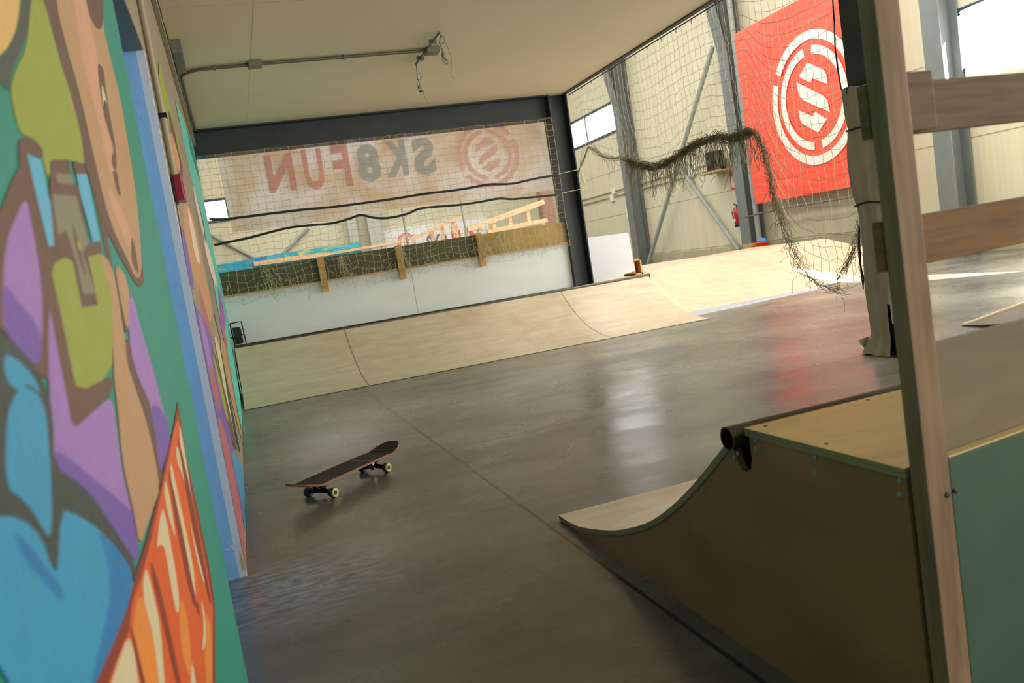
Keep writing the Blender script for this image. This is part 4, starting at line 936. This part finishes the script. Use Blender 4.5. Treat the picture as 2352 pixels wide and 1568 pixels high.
# ------------------------------------------------------------------ beyond the net
wg = thing('wall_sign', 'white sign with orange ringed emblem and SK8 FUN lettering on the back wall', 'sign', on(1000, 560, 1, YF-.06))
ysg = YF-.05; a = on(874, 530, 1, ysg); b = on(1119, 498, 1, ysg); z0 = on(1000, 585, 1, ysg).z
MB().box((a.x, ysg, z0), (b.x, YF-.001, (a.z+b.z)/2)).build('board', mat('sign board white', srgb(240, 240, 240), .5), wg)
lo = MB(); c = on(934, 556, 1, ysg-.02); logo(lo, c.x, c.z, on(955, 556, 1, ysg).x-c.x, ysg-.01); lo.build('emblem', mat('sign orange', srgb(240, 130, 90), .5), wg)
for body, p0, p1, m_ in (('SK8', (978, 541), (1031, 572), mat('sign grey', srgb(130, 124, 116), .5)), ('FUN', (1035, 531), (1106, 562), mat('sign red letters', srgb(226, 110, 90), .5))):
    L0 = on(*p0, 1, ysg); L1 = on(*p1, 1, ysg)
    text_part('lettering', body, m_, (lambda L0, L1: lambda u, v: (L0.x+(L1.x-L0.x)*u, ysg-.01, L1.z+(L0.z-L1.z)*v))(L0, L1), wg, .03)
# painted ramp back board
yg = 14.0
graf = bpy.data.materials.new('graffiti board'); graf.use_nodes = True; nt = graf.node_tree; b = nt.nodes['Principled BSDF']
tc = nt.nodes.new('ShaderNodeTexCoord'); mp = nt.nodes.new('ShaderNodeMapping'); mp.inputs['Scale'].default_value = (1.2, 1, 4); nz = nt.nodes.new('ShaderNodeTexNoise'); nz.inputs['Scale'].default_value = 1.6; nz.inputs['Detail'].default_value = 4; nz.inputs['Distortion'].default_value = 1.6
cr = nt.nodes.new('ShaderNodeValToRGB'); e = cr.color_ramp.elements; e[0].position = .3; e[0].color = srgb(30, 120, 190); e[1].position = .72; e[1].color = srgb(70, 160, 140)
for p_, c_ in ((.42, (70, 190, 225)), (.5, (30, 150, 200)), (.58, (60, 190, 180)), (.63, (230, 200, 90)), (.66, (50, 180, 190))): x = e.new(p_); x.color = srgb(*c_)
nt.links.new(tc.outputs['Object'], mp.inputs[0]); nt.links.new(mp.outputs[0], nz.inputs['Vector']); nt.links.new(nz.outputs[0], cr.inputs[0]); nt.links.new(cr.outputs[0], b.inputs['Base Color'])
G_ = [on(488, 610, 1, yg), on(582, 593, 1, yg), on(650, 581, 1, yg), on(827, 556, 1, yg), Vector((on(829, 600, 1, yg).x, yg, 0)), Vector((on(488, 670, 1, yg).x, yg, 0))]
tag(fixn(MB().prism(G_, (0, .03, 0)).build('graffiti_panel', graf)), 'blue and turquoise graffiti panel visible through the net above the green boards', 'panel')
# timber edge and handrails of the ramps behind
orr = mat('orange stained timber', srgb(240, 200, 158), .55)
def rail(pa, pb, w, y): return [on(*pa, 1, y), on(*pb, 1, y), w]
yt = 13.6
rr = thing('timber_railing', 'long sloping orange timber railing seen through the net on the right', 'railing', on(1150, 510, 1, yt))
def beamp(name, pa, pb, w, parent, y=yt, t=.05):
    A_ = on(*pa, 1, y); B2 = on(*pb, 1, y); dd = (B2-A_).normalized(); up_ = Vector((-dd.z, 0, dd.x)); h_ = up_*w/2
    return fixn(MB().prism([A_-h_, B2-h_, B2+h_, A_+h_], (0, t, 0)).build(name, orr, parent))
beamp('top_rail', (1075, 526), (1250, 463), .085, rr); beamp('bottom_rail', (1120, 532), (1258, 505), .07, rr)
for a, b in (((1134, 507), (1137, 532)), ((1171, 496), (1175, 524)), ((1213, 481), (1216, 514)), ((1101, 519), (1103, 534))): beamp('baluster', a, b, .06, rr, yt+.05)
for x_ in (on(1134, 520, 1, yt).x, on(1250, 490, 1, yt).x): MB().box((x_-.03, yt+.11, 0), (x_+.03, yt+.16, on(1190, 512, 1, yt).z)).build('support_post', orr, rr)
r2 = thing('timber_railing', 'shorter orange timber railing in front of the white wall sign', 'railing', on(1010, 520, 1, yt+2))
for a, b in (((945, 551), (991, 529)), ((991, 529), (1024, 512)), ((1024, 512), (1066, 496))): beamp('top_rail', a, b, .06, r2, yt+2)
for a, b in (((993, 530), (996, 560)), ((1016, 517), (1019, 550)), ((1040, 508), (1043, 536))): beamp('baluster', a, b, .06, r2, yt+2.05)
for x_ in (on(995, 540, 1, yt+2).x, on(1050, 515, 1, yt+2).x): MB().box((x_-.03, yt+2.11, 0), (x_+.03, yt+2.16, on(1016, 520, 1, yt+2).z)).build('support_post', orr, r2)
o = beamp('timber_ledge', (583, 606), (750, 583), .07, None, 13.9, .099); tag(o, 'orange timber ledge along the left part of the graffiti panel', 'ledge')
lg = thing('timber_ledge', 'thin orange timber ledge running right from the graffiti panel', 'ledge', (on(840, 568, 1, 13.9).x, 13.9, 0))
beamp('ledge_board', (750, 584), (936, 552), .04, lg, 13.9, .099); x_ = on(880, 562, 1, 13.95).x
MB().box((x_-.03, 13.93, 0), (x_+.03, 13.97, on(880, 562, 1, 13.95).z-.01)).build('support_post', orr, lg)
# far columns and braces against the back wall
pale_c = mat('pale grey column paint', srgb(192, 194, 182), .5)
for px, w, lb, m_ in ((805, .28, 'pale grey steel column on the back wall above the graffiti panel', pale_c), (858, .45, 'broad pale grey column on the back wall left of the white sign', pale_c)):
    c = on(px, 500, 1, YF-.3); tag(hcol(c.x-w/2, c.x+w/2, YF-.35, YF-.02, 0, HZ-.05, along='y').build('steel_column', m_), lb, 'column')
for pa, pb, lb in (((470, 532), (590, 596), 'dark brace falling to the right on the back wall at the far left'), ((650, 583), (708, 524), 'pale tube standing in for a faint shadow on the back wall')):  # second tube renders a faint wall shadow as a shape
    tag(MB().tube([on(*pa, 1, YF-.05), on(*pb, 1, YF-.05)], .05, 8).build('diagonal_brace', steel2), lb, 'brace')
tag(MB().bbox((on(1258, 500, 1, 14.5).x-.12, 14.4, 0), (on(1258, 500, 1, 14.5).x+.12, 14.6, 4.4), .01).build('pillar', mat('brown pink pillar', srgb(150, 112, 100), .6)), 'brown pillar behind the net next to the dark steel column', 'pillar')
for px, lb in ((1068, 'thin grey pole rising behind the shorter orange railing'), (930, 'thin grey pole rising behind the round orange emblem')):
    c = on(px, 520, 1, 13.2); tag(MB().tube([(c.x, 13.2, 0), (c.x, 13.2, 3.2)], .018, 8).build('pole', steel2), lb, 'pole')

# ------------------------------------------------------------------ nets
net_m = mat('net twine', srgb(184, 178, 144), .8)
net_d = mat('old net twine', srgb(140, 134, 100), .85, noise=.5, scale=(12, 12, 12))
nA = thing('safety_net', 'frayed square mesh net filling the opening below the dark ceiling beam', 'net', (1.85, 9.36, 2.5))
NXA, NZA = 47, 22; ya = 9.35; grid = []
for i in range(NXA+1):
    col = []
    for j in range(NZA+1):
        x = XW+.02+(3.82-XW)*i/NXA; z = bz-.005-(bz-1.0)*j/NZA
        sag = .03*math.sin(i*.35+j*.2)*(j/NZA)**1.5+.02*math.sin(i*1.9+j*2.3)*(j/NZA)
        z2 = z+sag*.6+rnd.uniform(-.006, .006)-(.04*math.sin(i*.55)**2)*(j/NZA)**3
        x2 = min(max(x+.012*math.sin(j*.9+i*.2)*(j/NZA)+rnd.uniform(-.006, .006), XW+.012), 3.835)
        col.append(Vector((x2, ya-.012*math.sin(i*.4+j*.3), z2)))
    grid.append(col)
m = MB()
for i in range(NXA+1): m.tube(grid[i], .0021, 3, caps=False)
for j in range(NZA+1): m.tube([grid[i][j] for i in range(NXA+1)], .0021, 3, caps=False)
m.build('mesh', net_m, nA)
m = MB()
for i in range(150):
    x = XW+.05+rnd.random()*3.85; z = 1.02+rnd.uniform(-.03, .16); a = [Vector((x, ya-.02, z))]
    for k in range(5): a.append(a[-1]+Vector((rnd.uniform(-.025, .025), rnd.uniform(-.004, .004), rnd.uniform(-.045, .012))))
    m.tube(a, .0022, 3, caps=False)
for cx_ in (.35, 1.15, 1.82, 2.75, 3.0):
    for i in range(12):
        a = [Vector((cx_+rnd.uniform(-.05, .05), ya-.02, 1.28))]
        for k in range(7): a.append(a[-1]+Vector((rnd.uniform(-.03, .04), rnd.uniform(-.004, .004), rnd.uniform(-.07, .0))))
        m.tube(a, .0022, 3, caps=False)
fe_o = m.build('frayed_ends', mat('pale frayed twine', srgb(186, 178, 142), .85), nA); fe_o['kind'] = 'stuff'
hose_m = mat('black foam hose', srgb(24, 30, 30), .55)
def hose(pts, label):
    P = [on(x, y, 1, 9.33) for x, y in pts]; P[0].x = max(P[0].x, XW+.02)
    q = []
    for i in range(len(P)-1):
        p0 = P[max(i-1, 0)]; p1 = P[i]; p2 = P[i+1]; p3 = P[min(i+2, len(P)-1)]
        for k in range(5):
            t = k/5; q.append(.5*((2*p1)+(-p0+p2)*t+(2*p0-5*p1+4*p2-p3)*t*t+(-p0+3*p1-3*p2+p3)*t**3))
    q.append(P[-1]); tag(MB().tube(q, .013, 10).build('foam_hose', hose_m), label, 'hose')
hose([(474, 504), (520, 503), (560, 498), (640, 488), (700, 481), (775, 474), (900, 457), (975, 445), (1050, 436), (1120, 424), (1150, 423), (1180, 421), (1230, 410), (1276, 402)], 'upper black foam hose threaded across the net below the printed sign')
hose([(490, 563), (520, 557), (575, 545), (658, 524), (705, 518), (760, 513), (800, 503), (828, 494), (860, 500), (895, 500), (935, 491), (970, 478), (1050, 471), (1100, 464), (1145, 456), (1180, 457), (1230, 452), (1280, 447)], 'lower black foam hose sagging across the net above the green boards')
# net along the free edge of the mezzanine
nB = thing('safety_net', 'torn net hanging from the mezzanine edge with its lower hem bunched up', 'net', (XE+.03, 7, 2.7))
xb = XE+.035
hem_px = [(1327, 400), (1352, 337), (1380, 356), (1410, 366), (1440, 366), (1463, 377), (1482, 381), (1500, 384), (1520, 380), (1540, 371), (1556, 358), (1580, 341), (1600, 330), (1625, 320), (1645, 316), (1670, 316), (1695, 312), (1712, 306), (1722, 301), (1735, 306), (1745, 322), (1753, 346), (1760, 376), (1768, 410), (1777, 445), (1786, 475), (1795, 505), (1805, 535), (1816, 562), (1832, 592), (1852, 625), (1878, 650), (1906, 660), (1932, 658), (1960, 668), (1985, 640)]
hem = [on(x, y, 0, xb) for x, y in hem_px]
hy = [h.y for h in hem]; hz = [h.z for h in hem]
def hem_z(y):
    for i in range(len(hy)-1):
        if hy[i] >= y >= hy[i+1]:
            t = (hy[i]-y)/(hy[i]-hy[i+1]+1e-9); return hz[i]*(1-t)+hz[i+1]*t
    return hz[0] if y > hy[0] else hz[-1]
yA, yB_ = 9.33, 4.5; NCOL = 58; NROW = 24; cols = []
for i in range(NCOL+1):
    y = yA+(yB_-yA)*i/NCOL; zb_ = min(hem_z(y), CZ-.3); col = []; k_full = (CZ-.02-zb_)
    for j in range(NROW+1):
        v = j/NROW; z = CZ-.02-k_full*v; jit = .012*(.3+v)
        col.append(Vector((xb+.02*math.sin(i*.5+j*.4)*v+rnd.uniform(-jit, jit), y+rnd.uniform(-jit, jit)+.03*v*math.sin(i*.3), z+rnd.uniform(-jit, jit))))
    cols.append(col)
m = MB()
for c in cols: m.tube(c, .0019, 3, caps=False)
for j in range(0, NROW+1):
    run = []
    for i in range(NCOL+1):
        # full-size cells: skip rungs where the hem is high so the cells stay square
        full = 24*(CZ-.02-cols[i][-1].z)/2.3; step = max(1, round(NROW/max(full, 4)))
        if j % step == 0: run.append(cols[i][j])
        else:
            if len(run) > 1: m.tube(run, .0019, 3, caps=False)
            run = []
    if len(run) > 1: m.tube(run, .0019, 3, caps=False)
m.build('mesh', net_m, nB)
m = MB()
def bundle(P, n, spread, r, hang=0, hangn=0):
    for s in range(n):
        ph = rnd.uniform(0, 6.28); off = [Vector((rnd.gauss(0, spread), rnd.gauss(0, spread), rnd.gauss(0, spread))) for _ in P]; q = []
        for i, p in enumerate(P):
            q.append(p+off[i])
            if i < len(P)-1: q.append((p+P[i+1])/2+Vector((rnd.gauss(0, spread), rnd.gauss(0, spread), rnd.gauss(0, spread))))
        m.tube(q, r, 3, caps=False)
    for s in range(hangn):
        i = rnd.randrange(len(P)-1); t = rnd.random(); p = P[i]*(1-t)+P[i+1]*t; q = [p]
        d_ = Vector((rnd.uniform(-.01, .01), rnd.uniform(-.03, .03), 0))
        for k in range(rnd.randint(7, 15)):
            d_ = d_*.75+Vector((rnd.uniform(-.006, .006), rnd.uniform(-.010, .010), -hang*rnd.uniform(-.005, .035))); q.append(q[-1]+d_)
        m.tube(q, r*.8, 3, caps=False)
bundle(hem[1:5], 12, .018, .002, .3, 16); bundle(hem[0:2], 10, .008, .002)
bundle(hem[4:19], 50, .027, .0024, .4, 420)
bundle(hem[18:27], 20, .02, .0022, .25, 30)
bundle(hem[26:34], 12, .03, .002, .2, 25)
rt = [on(x, y, 0, xb) for x, y in ((1925, 640), (1940, 612), (1955, 590), (1966, 562), (1974, 530), (1978, 505))]
bundle(rt, 12, .018, .0022, .3, 20)
bh = m.build('bunched_hem', net_d, nB); bh['kind'] = 'stuff'
cr_ = MB()
for z in (1.86, 1.63): cr_.tube([(3.83, 9.37, z), (3.96, 9.355, z+.01), (4.1, 9.36, z+.02)], .004, 5)
for i in range(14):
    a = [Vector((4.12, 9.36, 2.05-.02*i))]
    for k in range(5): a.append(a[-1]+Vector((rnd.uniform(-.02, .02), rnd.uniform(-.01, .01), -rnd.uniform(.02, .08))))
    cr_.tube(a, .0028, 3, caps=False)
cr_.build('tie_cord', mat('pale tie cord', srgb(206, 196, 164), .8), nB)
# wear at the foot of the doorway corner

GROUPS = {'pendant_bulb': 'bare bulbs under the ceiling', 'junction_box': 'white junction boxes on the right wall', 'wall_pipe': 'thin pipes along the right wall', 'foam_hose': 'black foam hoses across the net', 'pole': 'thin grey poles beyond the net'}
for o in bpy.data.objects:
    k = o.name.split('.')[0]
    if k in GROUPS and o.parent is None: o['group'] = GROUPS[k]
